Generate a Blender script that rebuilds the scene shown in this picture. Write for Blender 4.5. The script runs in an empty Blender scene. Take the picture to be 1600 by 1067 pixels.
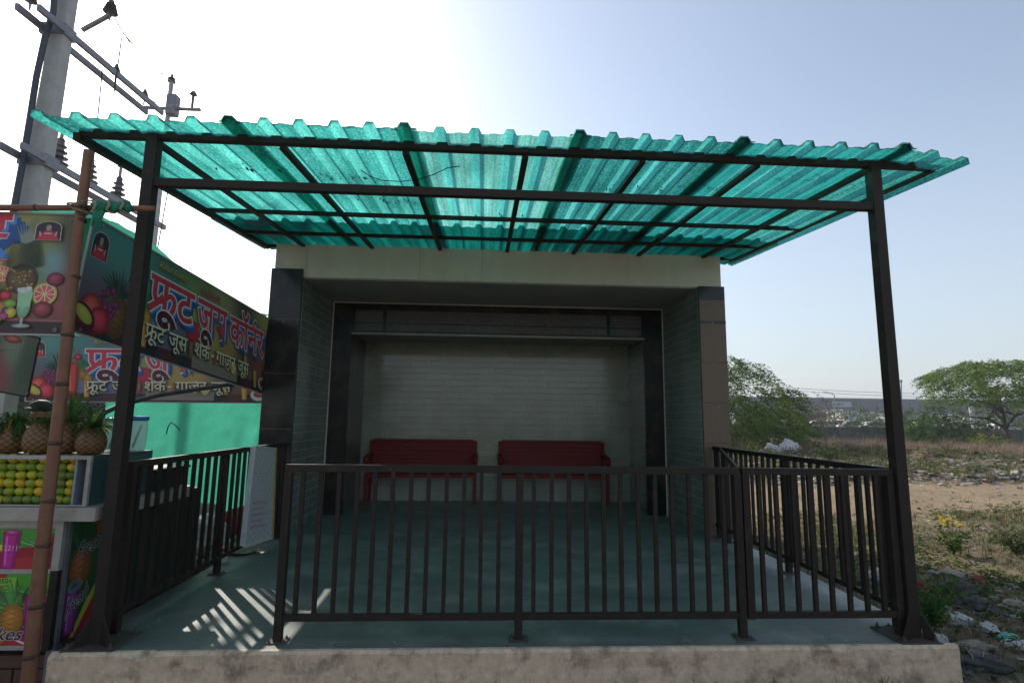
import bpy, bmesh, math, random
from mathutils import Vector, Matrix, noise
random.seed(7)
sc = bpy.context.scene
COL = sc.collection
PI = math.pi
R = math.radians
# ------------------------------------------------------------------ camera
CP = dict(cx=2.1802, cy=-3.3611, cz=1.2899, yaw=0.0517, pitch=0.1408, roll=0.0127, f=847.24)
def cam_axes():
    cy, sy = math.cos(CP['yaw']), math.sin(CP['yaw'])
    fw = Vector((sy*math.cos(CP['pitch']), cy*math.cos(CP['pitch']), math.sin(CP['pitch'])))
    r0 = Vector((cy, -sy, 0)); u0 = r0.cross(fw)
    c, s = math.cos(CP['roll']), math.sin(CP['roll'])
    return c*r0+s*u0, -s*r0+c*u0, fw
AR, AU, AF = cam_axes(); CC = Vector((CP['cx'], CP['cy'], CP['cz']))
def ray(x, y): return AF + AR*((x-800)/CP['f']) - AU*((y-533.5)/CP['f'])
def aty(x, y, Y): d = ray(x, y); return CC + d*((Y-CC.y)/d.y)
def atz(x, y, Z): d = ray(x, y); return CC + d*((Z-CC.z)/d.z)
def atx(x, y, X): d = ray(x, y); return CC + d*((X-CC.x)/d.x)
cd = bpy.data.cameras.new('camera'); cd.sensor_width = 36; cd.lens = CP['f']/1600*36
cd.clip_start = 0.05; cd.clip_end = 3000
co = bpy.data.objects.new('camera', cd); COL.objects.link(co)
m = Matrix((AR, AU, -AF)).transposed().to_4x4(); m.translation = CC; co.matrix_world = m
sc.camera = co
# ------------------------------------------------------------------ light
SUN_EL, SUN_AZ = R(32.8), R(-36.8)     # azimuth from +Y towards +X
w = bpy.data.worlds.new('World'); sc.world = w; w.use_nodes = True
nt = w.node_tree; bg = nt.nodes['Background']
sky = nt.nodes.new('ShaderNodeTexSky'); sky.sky_type = 'NISHITA'; sky.sun_disc = False
sky.sun_elevation = SUN_EL; sky.sun_rotation = SUN_AZ
sky.air_density = 1.2; sky.dust_density = 1.6; sky.ozone_density = 2.0; sky.altitude = 0
hs = nt.nodes.new('ShaderNodeHueSaturation'); hs.inputs['Saturation'].default_value = .74; nt.links.new(sky.outputs[0], hs.inputs['Color'])
# dusty air low over the horizon
tcw = nt.nodes.new('ShaderNodeTexCoord'); sxw = nt.nodes.new('ShaderNodeSeparateXYZ'); nt.links.new(tcw.outputs['Generated'], sxw.inputs[0])
rw = nt.nodes.new('ShaderNodeValToRGB'); rw.color_ramp.elements[0].position = 0.0; rw.color_ramp.elements[0].color = (.55, .55, .55, 1); rw.color_ramp.elements[1].position = .45; rw.color_ramp.elements[1].color = (0, 0, 0, 1)
nt.links.new(sxw.outputs[2], rw.inputs[0])
mw = nt.nodes.new('ShaderNodeMix'); mw.data_type = 'RGBA'; nt.links.new(rw.outputs[0], mw.inputs[0]); nt.links.new(hs.outputs[0], mw.inputs[6]); mw.inputs[7].default_value = (3.1, 3.45, 4.05, 1)
nt.links.new(mw.outputs[2], bg.inputs[0]); bg.inputs[1].default_value = 0.12
sd = Vector((math.sin(SUN_AZ)*math.cos(SUN_EL), math.cos(SUN_AZ)*math.cos(SUN_EL), math.sin(SUN_EL)))
sl = bpy.data.lights.new('sun', 'SUN'); sl.energy = 3.2; sl.angle = R(0.6); sl.color = (1, .94, .84)
so = bpy.data.objects.new('sun', sl); COL.objects.link(so)
so.rotation_euler = sd.to_track_quat('Z', 'Y').to_euler(); so.location = (-10, 20, 20)
sc.view_settings.view_transform = 'Standard'; sc.view_settings.look = 'None'
sc.view_settings.exposure = 0.72
sc.cycles.max_bounces = 8; sc.cycles.transparent_max_bounces = 12
# ------------------------------------------------------------------ materials
MATS = {}
def newmat(name):
    m_ = bpy.data.materials.new(name); m_.use_nodes = True
    MATS[name] = m_
    return m_, m_.node_tree, m_.node_tree.nodes['Principled BSDF']
def noise_node(t, scale, detail=4, rough=.6, coord='Object', vscale=None):
    tc = t.nodes.new('ShaderNodeTexCoord')
    n = t.nodes.new('ShaderNodeTexNoise'); n.inputs['Scale'].default_value = scale
    n.inputs['Detail'].default_value = detail; n.inputs['Roughness'].default_value = rough
    if vscale:
        mp = t.nodes.new('ShaderNodeMapping'); mp.inputs['Scale'].default_value = vscale
        t.links.new(tc.outputs[coord], mp.inputs['Vector']); t.links.new(mp.outputs[0], n.inputs['Vector'])
    else: t.links.new(tc.outputs[coord], n.inputs['Vector'])
    return n
def ramp(t, src, stops):
    r_ = t.nodes.new('ShaderNodeValToRGB')
    e = r_.color_ramp.elements
    while len(e) < len(stops): e.new(.5)
    for k, (p, c) in enumerate(stops): e[k].position = p; e[k].color = (*c, 1) if len(c) == 3 else c
    t.links.new(src, r_.inputs[0]); return r_
def mix(t, fac, a, b, mode='MIX'):
    x = t.nodes.new('ShaderNodeMix'); x.data_type = 'RGBA'; x.blend_type = mode
    for s, v in ((0, fac), (6, a), (7, b)):
        if hasattr(v, 'links') or isinstance(v, bpy.types.NodeSocket): t.links.new(v, x.inputs[s])
        else: x.inputs[s].default_value = v if s == 0 else (*v, 1)
    return x.outputs[2]
def pmat(name, c1, c2=None, scale=8, rough=.6, r2=None, metal=0, bump=0, bscale=40, c3=None, s3=2, th=(.5, .62), coord='Object', spec=.5, vscale=None):
    m_, t, b = newmat(name)
    c2 = c2 or tuple(v*.75 for v in c1)
    n = noise_node(t, scale, 6, .65, coord, vscale)
    r_ = ramp(t, n.outputs[0], [(.3, c2), (.7, c1)]); out = r_.outputs[0]
    if c3:
        n3 = noise_node(t, s3, 5, .7, coord)
        r3 = ramp(t, n3.outputs[0], [(th[0], (0, 0, 0)), (th[1], (1, 1, 1))])
        out = mix(t, r3.outputs[0], out, c3)
    t.links.new(out, b.inputs['Base Color'])
    b.inputs['Roughness'].default_value = rough; b.inputs['Metallic'].default_value = metal
    b.inputs['Specular IOR Level'].default_value = spec
    if r2 is not None:
        rr = ramp(t, n.outputs[0], [(.3, (rough,)*3), (.7, (r2,)*3)]); t.links.new(rr.outputs[0], b.inputs['Roughness'])
    if bump:
        nb = noise_node(t, bscale, 6, .7, coord); bp = t.nodes.new('ShaderNodeBump')
        bp.inputs['Strength'].default_value = 1; bp.inputs['Distance'].default_value = bump
        t.links.new(nb.outputs[0], bp.inputs['Height']); t.links.new(bp.outputs[0], b.inputs['Normal'])
    return m_
black_metal = pmat('painted_black_steel', (.034, .023, .017), (.015, .011, .009), 14, .5, .75, c3=(.075, .035, .02), s3=9, th=(.60, .74), bump=.0006, bscale=60, spec=.28)
rust_plate = pmat('rusty_plate', (.10, .075, .058), (.05, .04, .033), 20, .8, bump=.001)
plaster = pmat('cream_plaster', (.66, .60, .50), (.56, .52, .44), 5, .8, c3=(.42, .38, .31), s3=1.6, th=(.55, .8), bump=.0006, bscale=90, vscale=(1, 1, .25))
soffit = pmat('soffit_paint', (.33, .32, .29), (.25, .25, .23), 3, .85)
band_painted_reflection = pmat('band_painted_reflection', (.105, .082, .070), (.07, .056, .05), 60, .2, .35, c3=(.06, .055, .06), s3=2.2, th=(.45, .7), spec=.35)  # brown of a reflected scene put into the base colour
granite_dark = pmat('black_granite', (.022, .020, .020), (.012, .011, .012), 60, .10, .2, c3=(.055, .042, .034), s3=3, th=(.5, .7), spec=.32)
granite_reflection = pmat('granite_painted_reflection', (.20, .135, .098), (.14, .095, .070), 70, .3, .45, c3=(.15, .115, .09), s3=2.5, th=(.5, .75), vscale=(1, 1, .3), spec=.25)  # base colour carries the brown that the polished column reflects
paint_floor = pmat('green_grey_floor', (.165, .190, .165), (.085, .110, .096), 3.1, .35, .65, c3=(.27, .27, .235), s3=2.1, th=(.50, .74), bump=.0008, bscale=25)
concrete = pmat('dirty_concrete', (.78, .58, .41), (.52, .385, .265), 22, .9, c3=(.29, .205, .14), s3=7.5, th=(.50, .68), bump=.006, bscale=34)
red_metal = pmat('red_bench_paint', (.21, .012, .013), (.14, .009, .010), 9, .5, .65, spec=.3)
alu = pmat('aluminium', (.42, .40, .37), (.32, .31, .29), 20, .45, .6, metal=.3)
bamboo_m = pmat('bamboo', (.24, .10, .05), (.13, .055, .03), 9, .5, .7, vscale=(5, 5, .5), bump=.0015, c3=(.22, .12, .06), s3=5, th=(.50, .66))
bamboo_node = pmat('bamboo_ring', (.10, .05, .03), (.05, .03, .02), 30, .8)
concrete_pole = pmat('pole_concrete', (.42, .42, .41), (.33, .33, .33), 8, .9, bump=.002)
galv = pmat('galvanised_steel', (.25, .25, .27), (.16, .16, .18), 15, .5, metal=.4)
porcelain = pmat('insulator', (.12, .10, .11), (.07, .06, .07), 12, .3)
rubber = pmat('black_rubber', (.02, .022, .024), (.012, .012, .014), 20, .5)
white_plastic = pmat('white_plastic', (.62, .62, .62), (.5, .5, .5), 8, .4)
pink_plastic = pmat('pink_plastic', (.6, .02, .14), (.5, .02, .12), 8, .4)
blue_plastic = pmat('blue_plastic', (.02, .10, .42), (.02, .08, .35), 8, .4)
green_plastic = pmat('green_plastic', (.04, .35, .10), (.03, .25, .08), 8, .4)
yellow_edge = pmat('yellow_tape', (.42, .30, .09), (.30, .21, .07), 18, .7)
rope_m = pmat('jute_rope', (.25, .20, .14), (.12, .09, .06), 50, .9, bump=.002)
green_cloth_m = pmat('green_cloth', (.01, .22, .12), (.006, .12, .07), 18, .8, bump=.003)
brick_m = pmat('old_brick', (.16, .07, .05), (.08, .045, .035), 9, .9, bump=.004)
skin_m = pmat('skin', (.22, .11, .07), (.18, .09, .055), 8, .5)
hair_m = pmat('hair', (.012, .011, .011), (.006, .006, .006), 40, .7)
shirt_m = pmat('dark_shirt', (.06, .07, .11), (.04, .05, .08), 20, .85)
trouser_m = pmat('grey_trousers', (.07, .065, .06), (.045, .04, .04), 20, .85)
bark = pmat('bark', (.10, .075, .055), (.05, .038, .028), 12, .9, bump=.01, bscale=20)
ware_wall = pmat('warehouse_cladding', (.105, .11, .145), (.085, .09, .12), .3, .6)
ware_light = pmat('warehouse_light_panel', (.33, .36, .40), (.29, .32, .35), .4, .6)
bwall = pmat('old_boundary_wall', (.13, .135, .12), (.07, .075, .065), 1.2, .9, c3=(.19, .17, .14), s3=.7, th=(.5, .7))
car_white = pmat('white_car_paint', (.72, .73, .74), (.68, .69, .70), 3, .25)
car_dark = pmat('dark_car_paint', (.05, .055, .07), (.04, .04, .05), 3, .25)
car_glass = pmat('car_glass', (.02, .025, .03), (.015, .018, .02), 3, .08)
sack_m = pmat('white_sack', (.62, .60, .57), (.42, .40, .38), 14, .8, bump=.006, bscale=18)
grey_cloth = pmat('grey_rag', (.085, .078, .072), (.035, .033, .032), 9, .9, bump=.006)
tan_cloth = pmat('tan_rag', (.32, .27, .21), (.20, .16, .12), 9, .9, bump=.006)
red_cloth = pmat('red_rag', (.30, .03, .03), (.18, .02, .02), 9, .9, bump=.006)
blue_bag = pmat('blue_bag', (.06, .10, .34), (.5, .5, .52), 5, .5, bump=.004)
teal_bag = pmat('teal_bag', (.08, .45, .36), (.05, .3, .25), 9, .5, bump=.004)
pineapple_skin = pmat('pineapple_skin', (.30, .13, .045), (.15, .065, .025), 60, .6, c3=(.12, .14, .03), s3=12, th=(.5, .7))
glass_case_m, t, b = newmat('case_glass')
b.inputs['Base Color'].default_value = (.05, .11, .11, 1); b.inputs['Roughness'].default_value = .08; b.inputs['Alpha'].default_value = .75
jar_m, t, b = newmat('jar_plastic')
b.inputs['Base Color'].default_value = (.55, .62, .62, 1); b.inputs['Roughness'].default_value = .2; b.inputs['Alpha'].default_value = .45
# printed vinyl : colours come from the artwork mesh
print_m, t, b = newmat('printed_vinyl')
at_ = t.nodes.new('ShaderNodeAttribute'); at_.attribute_name = 'Col'
t.links.new(at_.outputs['Color'], b.inputs['Base Color']); b.inputs['Roughness'].default_value = .42
tl_ = t.nodes.new('ShaderNodeBsdfTranslucent'); t.links.new(at_.outputs['Color'], tl_.inputs[0]); xs_ = t.nodes.new('ShaderNodeMixShader'); xs_.inputs[0].default_value = .22
t.links.new(b.outputs[0], xs_.inputs[1]); t.links.new(tl_.outputs[0], xs_.inputs[2]); t.links.new(xs_.outputs[0], t.nodes['Material Output'].inputs[0])
vinyl_m = pmat('vinyl_backing', (.40, .38, .36), (.33, .31, .30), 8, .6)
def tile_mat(name, c1, c2, mortar, bw=.42, bh=.10, rough=.13):
    m_, t, b = newmat(name)
    uv = t.nodes.new('ShaderNodeUVMap'); uv.uv_map = 'UVMap'
    # wobble the courses a touch so joints are hand laid
    n = noise_node(t, 2.5, 3, .6); mp = t.nodes.new('ShaderNodeVectorMath'); mp.operation = 'MULTIPLY_ADD'
    mp.inputs[1].default_value = (.012, .008, 0); t.links.new(n.outputs['Color'], mp.inputs[0]); t.links.new(uv.outputs[0], mp.inputs[2])
    br = t.nodes.new('ShaderNodeTexBrick'); t.links.new(mp.outputs[0], br.inputs['Vector'])
    br.offset = .37; br.offset_frequency = 2; br.squash = .8; br.squash_frequency = 3
    br.inputs['Color1'].default_value = (*c1, 1); br.inputs['Color2'].default_value = (*c2, 1); br.inputs['Mortar'].default_value = (*mortar, 1)
    br.inputs['Scale'].default_value = 1; br.inputs['Mortar Size'].default_value = .0045; br.inputs['Mortar Smooth'].default_value = .25
    br.inputs['Brick Width'].default_value = bw; br.inputs['Row Height'].default_value = bh
    d = noise_node(t, 1.4, 6, .7, vscale=(1, 1, .35)); dr = ramp(t, d.outputs[0], [(.35, (.72, .70, .66)), (.7, (1.05, 1.05, 1.0))])
    col = mix(t, 1.0, br.outputs[0], dr.outputs[0], 'MULTIPLY')
    t.links.new(col, b.inputs['Base Color'])
    rn = ramp(t, d.outputs[0], [(.3, (rough*.7,)*3), (.75, (rough*1.9,)*3)]); t.links.new(rn.outputs[0], b.inputs['Roughness'])
    bp = t.nodes.new('ShaderNodeBump'); bp.inputs['Distance'].default_value = .003; bp.invert = True
    t.links.new(br.outputs['Fac'], bp.inputs['Height'])
    bp2 = t.nodes.new('ShaderNodeBump'); bp2.inputs['Distance'].default_value = .0012
    n2 = noise_node(t, 5, 2); t.links.new(n2.outputs[0], bp2.inputs['Height']); t.links.new(bp.outputs[0], bp2.inputs['Normal'])
    t.links.new(bp2.outputs[0], b.inputs['Normal'])
    b.inputs['Specular IOR Level'].default_value = .8
    return m_
tile_back = tile_mat('pale_wall_tile', (.33, .345, .295), (.26, .28, .245), (.46, .47, .42))
tile_side = tile_mat('grey_green_tile', (.20, .24, .225), (.155, .20, .185), (.40, .45, .41))
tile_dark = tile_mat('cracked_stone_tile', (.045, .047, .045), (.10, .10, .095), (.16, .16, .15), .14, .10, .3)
# translucent corrugated sheet
def mnode0(t, src):
    x = t.nodes.new('ShaderNodeMath'); x.operation = 'ADD'; x.inputs[1].default_value = .30; t.links.new(src, x.inputs[0]); return x.outputs[0]
def sheet_mat(name, base, pale, dark, tr=.22, spots=True):
    m_, t, b = newmat(name); t.nodes.remove(b); out = t.nodes['Material Output']
    n1 = noise_node(t, 75, 4, .7, vscale=(1, .6, 1)); n2 = noise_node(t, 1.3, 4, .6, vscale=(1, .5, 1))
    r1 = ramp(t, n1.outputs[0], [(.38, dark), (.5, base), (.62, pale)])
    r2 = ramp(t, n2.outputs[0], [(.33, (.48, .58, .57)), (.50, (.88, .92, .92)), (.66, (1.15, 1.1, 1.1))])
    col = mix(t, 1.0, r1.outputs[0], r2.outputs[0], 'MULTIPLY')
    ns = noise_node(t, 9, 4, .7, vscale=(1.6, .10, 1)); rs2 = ramp(t, ns.outputs[0], [(.35, (.70, .76, .76)), (.62, (1.1, 1.07, 1.07))])
    col = mix(t, 1.0, col, rs2.outputs[0], 'MULTIPLY')
    tcy = t.nodes.new('ShaderNodeTexCoord'); sy = t.nodes.new('ShaderNodeSeparateXYZ'); t.links.new(tcy.outputs['Object'], sy.inputs[0])
    nd = noise_node(t, 16, 3); ad = t.nodes.new('ShaderNodeMath'); ad.operation = 'MULTIPLY_ADD'; ad.inputs[1].default_value = .07; t.links.new(nd.outputs[0], ad.inputs[0]); t.links.new(sy.outputs[1], ad.inputs[2])
    rd_ = ramp(t, mnode0(t, ad.outputs[0]), [(.145, (.25, .28, .27)), (.165, (1, 1, 1))])
    col = mix(t, 1.0, col, rd_.outputs[0], 'MULTIPLY')
    if spots:
        v = t.nodes.new('ShaderNodeTexVoronoi'); v.inputs['Scale'].default_value = 38; v.inputs['Randomness'].default_value = 1
        tc = t.nodes.new('ShaderNodeTexCoord'); mp = t.nodes.new('ShaderNodeMapping'); mp.inputs['Scale'].default_value = (1.5, .6, 1)
        t.links.new(tc.outputs['Object'], mp.inputs[0]); t.links.new(mp.outputs[0], v.inputs['Vector'])
        sp = ramp(t, v.outputs['Distance'], [(.10, (1, 1, 1)), (.22, (0, 0, 0))])
        n3 = noise_node(t, 2.2, 2); s3 = ramp(t, n3.outputs[0], [(.45, (0, 0, 0)), (.6, (1, 1, 1))])
        fac = mix(t, 1.0, sp.outputs[0], s3.outputs[0], 'MULTIPLY')
        col = mix(t, fac, col, pale)
        n4 = noise_node(t, 70, 4, .8, vscale=(.5, 1.3, 1)); n5 = noise_node(t, 3.1, 3)
        d4 = ramp(t, n4.outputs[0], [(.60, (0, 0, 0)), (.68, (1, 1, 1))]); d5 = ramp(t, n5.outputs[0], [(.5, (0, 0, 0)), (.62, (1, 1, 1))])
        f2 = mix(t, 1.0, d4.outputs[0], d5.outputs[0], 'MULTIPLY')
        col = mix(t, f2, col, tuple(v_*.25 for v_ in dark))
    tl = t.nodes.new('ShaderNodeBsdfTranslucent'); t.links.new(col, tl.inputs[0])
    tp = t.nodes.new('ShaderNodeBsdfTransparent'); t.links.new(col, tp.inputs[0])
    gl = t.nodes.new('ShaderNodeBsdfGlossy'); gl.inputs['Roughness'].default_value = .25
    df = t.nodes.new('ShaderNodeBsdfDiffuse'); t.links.new(col, df.inputs[0])
    a = t.nodes.new('ShaderNodeMixShader'); a.inputs[0].default_value = tr; t.links.new(tl.outputs[0], a.inputs[1]); t.links.new(tp.outputs[0], a.inputs[2])
    b2 = t.nodes.new('ShaderNodeMixShader'); b2.inputs[0].default_value = .14; t.links.new(a.outputs[0], b2.inputs[1]); t.links.new(df.outputs[0], b2.inputs[2])
    c2 = t.nodes.new('ShaderNodeMixShader'); c2.inputs[0].default_value = .05; t.links.new(b2.outputs[0], c2.inputs[1]); t.links.new(gl.outputs[0], c2.inputs[2])
    bp = t.nodes.new('ShaderNodeBump'); bp.inputs['Distance'].default_value = .002; t.links.new(n1.outputs[0], bp.inputs['Height'])
    for s in (tl, gl, df): t.links.new(bp.outputs[0], s.inputs['Normal'])
    t.links.new(c2.outputs[0], out.inputs[0]); return m_
sheet_m = sheet_mat('green_translucent_sheet', (.05, .46, .39), (.20, .66, .57), (.03, .36, .30), .14)
sheet_pale = sheet_mat('pale_translucent_sheet', (.19, .62, .52), (.36, .76, .65), (.11, .51, .43), .14, False)
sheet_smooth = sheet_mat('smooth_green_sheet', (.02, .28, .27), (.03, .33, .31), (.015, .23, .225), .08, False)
sheet_rib = sheet_mat('clean_rib_sheet', (.10, .58, .50), (.22, .70, .60), (.06, .48, .41), .2, False)
lap_m = sheet_mat('lap_sheet', (.30, .80, .72), (.36, .84, .76), (.22, .70, .62), .2, False)
sheet_off_sun = sheet_mat('off_sun_green_sheet', (.03, .27, .245), (.10, .46, .41), (.018, .19, .175), .10)  # darker colour stands in for weaker sun scatter on this right-hand sheet
sheet_off_sun_mild = sheet_mat('off_sun_mild_green_sheet', (.035, .40, .36), (.06, .48, .43), (.025, .32, .29), .13, True)  # slightly darkened too, for sunlight falling off towards the right
def tarp_mat(name, c, tr):
    m_, t, b = newmat(name); t.nodes.remove(b); out = t.nodes['Material Output']
    n = noise_node(t, 160, 3, .7, vscale=(1, 1, .3)); n2 = noise_node(t, 2.5, 4)
    r1 = ramp(t, n.outputs[0], [(.35, tuple(v*.72 for v in c)), (.65, c)]); r2 = ramp(t, n2.outputs[0], [(.3, (.75, .8, .8)), (.7, (1, 1, 1))])
    col = mix(t, 1.0, r1.outputs[0], r2.outputs[0], 'MULTIPLY')
    tl = t.nodes.new('ShaderNodeBsdfTranslucent'); df = t.nodes.new('ShaderNodeBsdfDiffuse'); tp = t.nodes.new('ShaderNodeBsdfTransparent')
    for s in (tl, df, tp): t.links.new(col, s.inputs[0])
    a = t.nodes.new('ShaderNodeMixShader'); a.inputs[0].default_value = .3; t.links.new(tl.outputs[0], a.inputs[1]); t.links.new(df.outputs[0], a.inputs[2])
    b2 = t.nodes.new('ShaderNodeMixShader'); b2.inputs[0].default_value = tr; t.links.new(a.outputs[0], b2.inputs[1]); t.links.new(tp.outputs[0], b2.inputs[2])
    t.links.new(b2.outputs[0], out.inputs[0]); return m_
tarp_m = tarp_mat('green_shade_cloth', (.06, .36, .25), .03)
def leaf_mat(name, hue=1.0):
    m_, t, b = newmat(name); t.nodes.remove(b); out = t.nodes['Material Output']
    a_ = t.nodes.new('ShaderNodeAttribute'); a_.attribute_name = 'Col'
    tl = t.nodes.new('ShaderNodeBsdfTranslucent'); df = t.nodes.new('ShaderNodeBsdfDiffuse')
    for s in (tl, df): t.links.new(a_.outputs['Color'], s.inputs[0])
    x = t.nodes.new('ShaderNodeMixShader'); x.inputs[0].default_value = .5
    t.links.new(tl.outputs[0], x.inputs[1]); t.links.new(df.outputs[0], x.inputs[2]); t.links.new(x.outputs[0], out.inputs[0]); return m_
leaf_m = leaf_mat('leaves')
fruit_m, t, b = newmat('mango_skin')
oi = t.nodes.new('ShaderNodeObjectInfo')
rr = ramp(t, oi.outputs['Random'], [(0, (.09, .16, .02)), (.3, (.20, .27, .015)), (.6, (.36, .38, .015)), (.8, (.56, .42, .012)), (1, (.62, .36, .01))])
n = noise_node(t, 30, 4); nr = ramp(t, n.outputs[0], [(.35, (.75, .8, .7)), (.65, (1.1, 1.1, 1))])
t.links.new(mix(t, 1.0, rr.outputs[0], nr.outputs[0], 'MULTIPLY'), b.inputs['Base Color']); b.inputs['Roughness'].default_value = .38
# ------------------------------------------------------------------ mesh helpers
class MB:
    def __init__(s): s.v = []; s.f = []; s.c = None
    def add(s, vs, fs, col=None):
        k = len(s.v); s.v += [Vector(p) for p in vs]; s.f += [tuple(i+k for i in f) for f in fs]
        if col is not None:
            if s.c is None: s.c = []
            s.c += ([col]*len(fs))
        return s
    def box(s, x0, x1, y0, y1, z0, z1):
        vs = [(x, y, z) for z in (z0, z1) for y in (y0, y1) for x in (x0, x1)]
        return s.add(vs, [(0, 2, 3, 1), (4, 5, 7, 6), (0, 1, 5, 4), (2, 6, 7, 3), (0, 4, 6, 2), (1, 3, 7, 5)])
    def bar(s, a, b, w_, h=None, up=(0, 0, 1)):
        a, b = Vector(a), Vector(b); h = h or w_; d = (b-a).normalized(); up = Vector(up)
        if abs(d.dot(up)) > .99: up = Vector((0, 1, 0))
        sx = d.cross(up).normalized(); sz = sx.cross(d)
        vs = []
        for p in (a, b):
            for i, j in ((-1, -1), (1, -1), (1, 1), (-1, 1)): vs.append(p+sx*(i*w_/2)+sz*(j*h/2))
        return s.add(vs, [(0, 1, 2, 3), (7, 6, 5, 4), (0, 4, 5, 1), (1, 5, 6, 2), (2, 6, 7, 3), (3, 7, 4, 0)])
    def tube(s, pts, r, n=8, cap=True):
        pts = [Vector(p) for p in pts]; rs = r if isinstance(r, (list, tuple)) else [r]*len(pts)
        k = len(s.v); prev = None
        for i, p in enumerate(pts):
            d = (pts[min(i+1, len(pts)-1)]-pts[max(i-1, 0)])
            d = d.normalized() if d.length > 1e-9 else Vector((0, 0, 1))
            if prev is None: prev = d.orthogonal().normalized()
            prev = (prev-d*prev.dot(d)); prev = prev.normalized() if prev.length > 1e-6 else d.orthogonal().normalized()
            q = d.cross(prev)
            for j in range(n):
                a = 2*PI*j/n; s.v.append(p+prev*(math.cos(a)*rs[i])+q*(math.sin(a)*rs[i]))
        for i in range(len(pts)-1):
            for j in range(n):
                s.f.append((k+i*n+j, k+i*n+(j+1) % n, k+(i+1)*n+(j+1) % n, k+(i+1)*n+j))
        if cap:
            s.f.append(tuple(k+j for j in reversed(range(n)))); s.f.append(tuple(k+(len(pts)-1)*n+j for j in range(n)))
        return s
    def lathe(s, prof, c=(0, 0, 0), n=20):
        k = len(s.v); c = Vector(c)
        for r_, z in prof:
            for j in range(n):
                a = 2*PI*j/n; s.v.append(c+Vector((math.cos(a)*r_, math.sin(a)*r_, z)))
        for i in range(len(prof)-1):
            for j in range(n): s.f.append((k+i*n+j, k+i*n+(j+1) % n, k+(i+1)*n+(j+1) % n, k+(i+1)*n+j))
        s.f.append(tuple(k+j for j in reversed(range(n)))); s.f.append(tuple(k+(len(prof)-1)*n+j for j in range(n)))
        return s
    def blob(s, c, rx, ry, rz, amp=.15, fr=2.0, nu=14, nv=9, seed=0):
        k = len(s.v); c = Vector(c)
        for i in range(nv+1):
            th = PI*i/nv
            for j in range(nu):
                a = 2*PI*j/nu; d = Vector((math.sin(th)*math.cos(a), math.sin(th)*math.sin(a), math.cos(th)))
                q = 1+amp*noise.noise(d*fr+Vector((seed*3.1, seed, 0)))*2
                s.v.append(c+Vector((d.x*rx*q, d.y*ry*q, d.z*rz*q)))
        for i in range(nv):
            for j in range(nu): s.f.append((k+i*nu+j, k+(i+1)*nu+j, k+(i+1)*nu+(j+1) % nu, k+i*nu+(j+1) % nu))
        return s
    def build(s, name, mat, parent=None, smooth=False, bevel=0):
        me = bpy.data.meshes.new(name)
        off = Vector((0, 0, 0))
        p = parent
        while p is not None: off += p.location; p = p.parent
        me.from_pydata([v-off for v in s.v], [], s.f); me.validate(clean_customdata=False)
        if s.c is not None:
            at = me.color_attributes.new('Col', 'FLOAT_COLOR', 'CORNER'); i = 0
            vals = []
            for f, c in zip(me.polygons, s.c):
                for q in range(f.loop_total): vals += [c[0], c[1], c[2], 1.0]
            at.data.foreach_set('color', vals)
        me.materials.append(mat)
        if len(s.f) < 20000:
            uv = me.uv_layers.new(name='UVMap')
            for f in me.polygons:
                nx, ny, nz = (abs(q) for q in f.normal)
                for li in f.loop_indices:
                    co_ = me.vertices[me.loops[li].vertex_index].co + off
                    if nx >= ny and nx >= nz: uv.data[li].uv = (co_.y, co_.z)
                    elif ny >= nz: uv.data[li].uv = (co_.x, co_.z)
                    else: uv.data[li].uv = (co_.x, co_.y)
        if smooth: me.shade_smooth()
        o = bpy.data.objects.new(name, me); COL.objects.link(o)
        if parent is not None: o.parent = parent
        if bevel:
            bm = bmesh.new(); bm.from_mesh(me); bmesh.ops.remove_doubles(bm, verts=bm.verts, dist=1e-5)
            bmesh.ops.recalc_face_normals(bm, faces=bm.faces)
            ed = [e for e in bm.edges if len(e.link_faces) == 2 and e.calc_face_angle(0) > .6]
            bmesh.ops.bevel(bm, geom=ed, offset=bevel, segments=2, profile=.6, affect='EDGES'); bm.to_mesh(me); bm.free()
        return o
def thing(name, label, cat, loc=(0, 0, 0), group=None):
    o = bpy.data.objects.new(name, None); COL.objects.link(o); o.location = Vector(loc); o.empty_display_size = .2
    return tag(o, label, cat, group)
def tag(o, label, cat, group=None, kind=None):
    o['label'] = label; o['category'] = cat
    if group: o['group'] = group
    if kind: o['kind'] = kind
    return o
def struct(o): o['kind'] = 'structure'; return o
def stuff(o, label=None, cat=None):
    o['kind'] = 'stuff'
    if label: o['label'] = label; o['category'] = cat
    return o
def copy_tree(o, parent=None):
    c = o.copy(); COL.objects.link(c)
    if parent is not None: c.parent = parent
    for ch in list(o.children): copy_tree(ch, c)
    return c
def lerp(a, b, t_): return a+(b-a)*t_
ORD = ['first', 'second', 'third', 'fourth', 'fifth', 'sixth', 'seventh', 'eighth', 'ninth', 'tenth', 'eleventh', 'twelfth', 'thirteenth', 'fourteenth', 'fifteenth', 'sixteenth']
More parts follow.
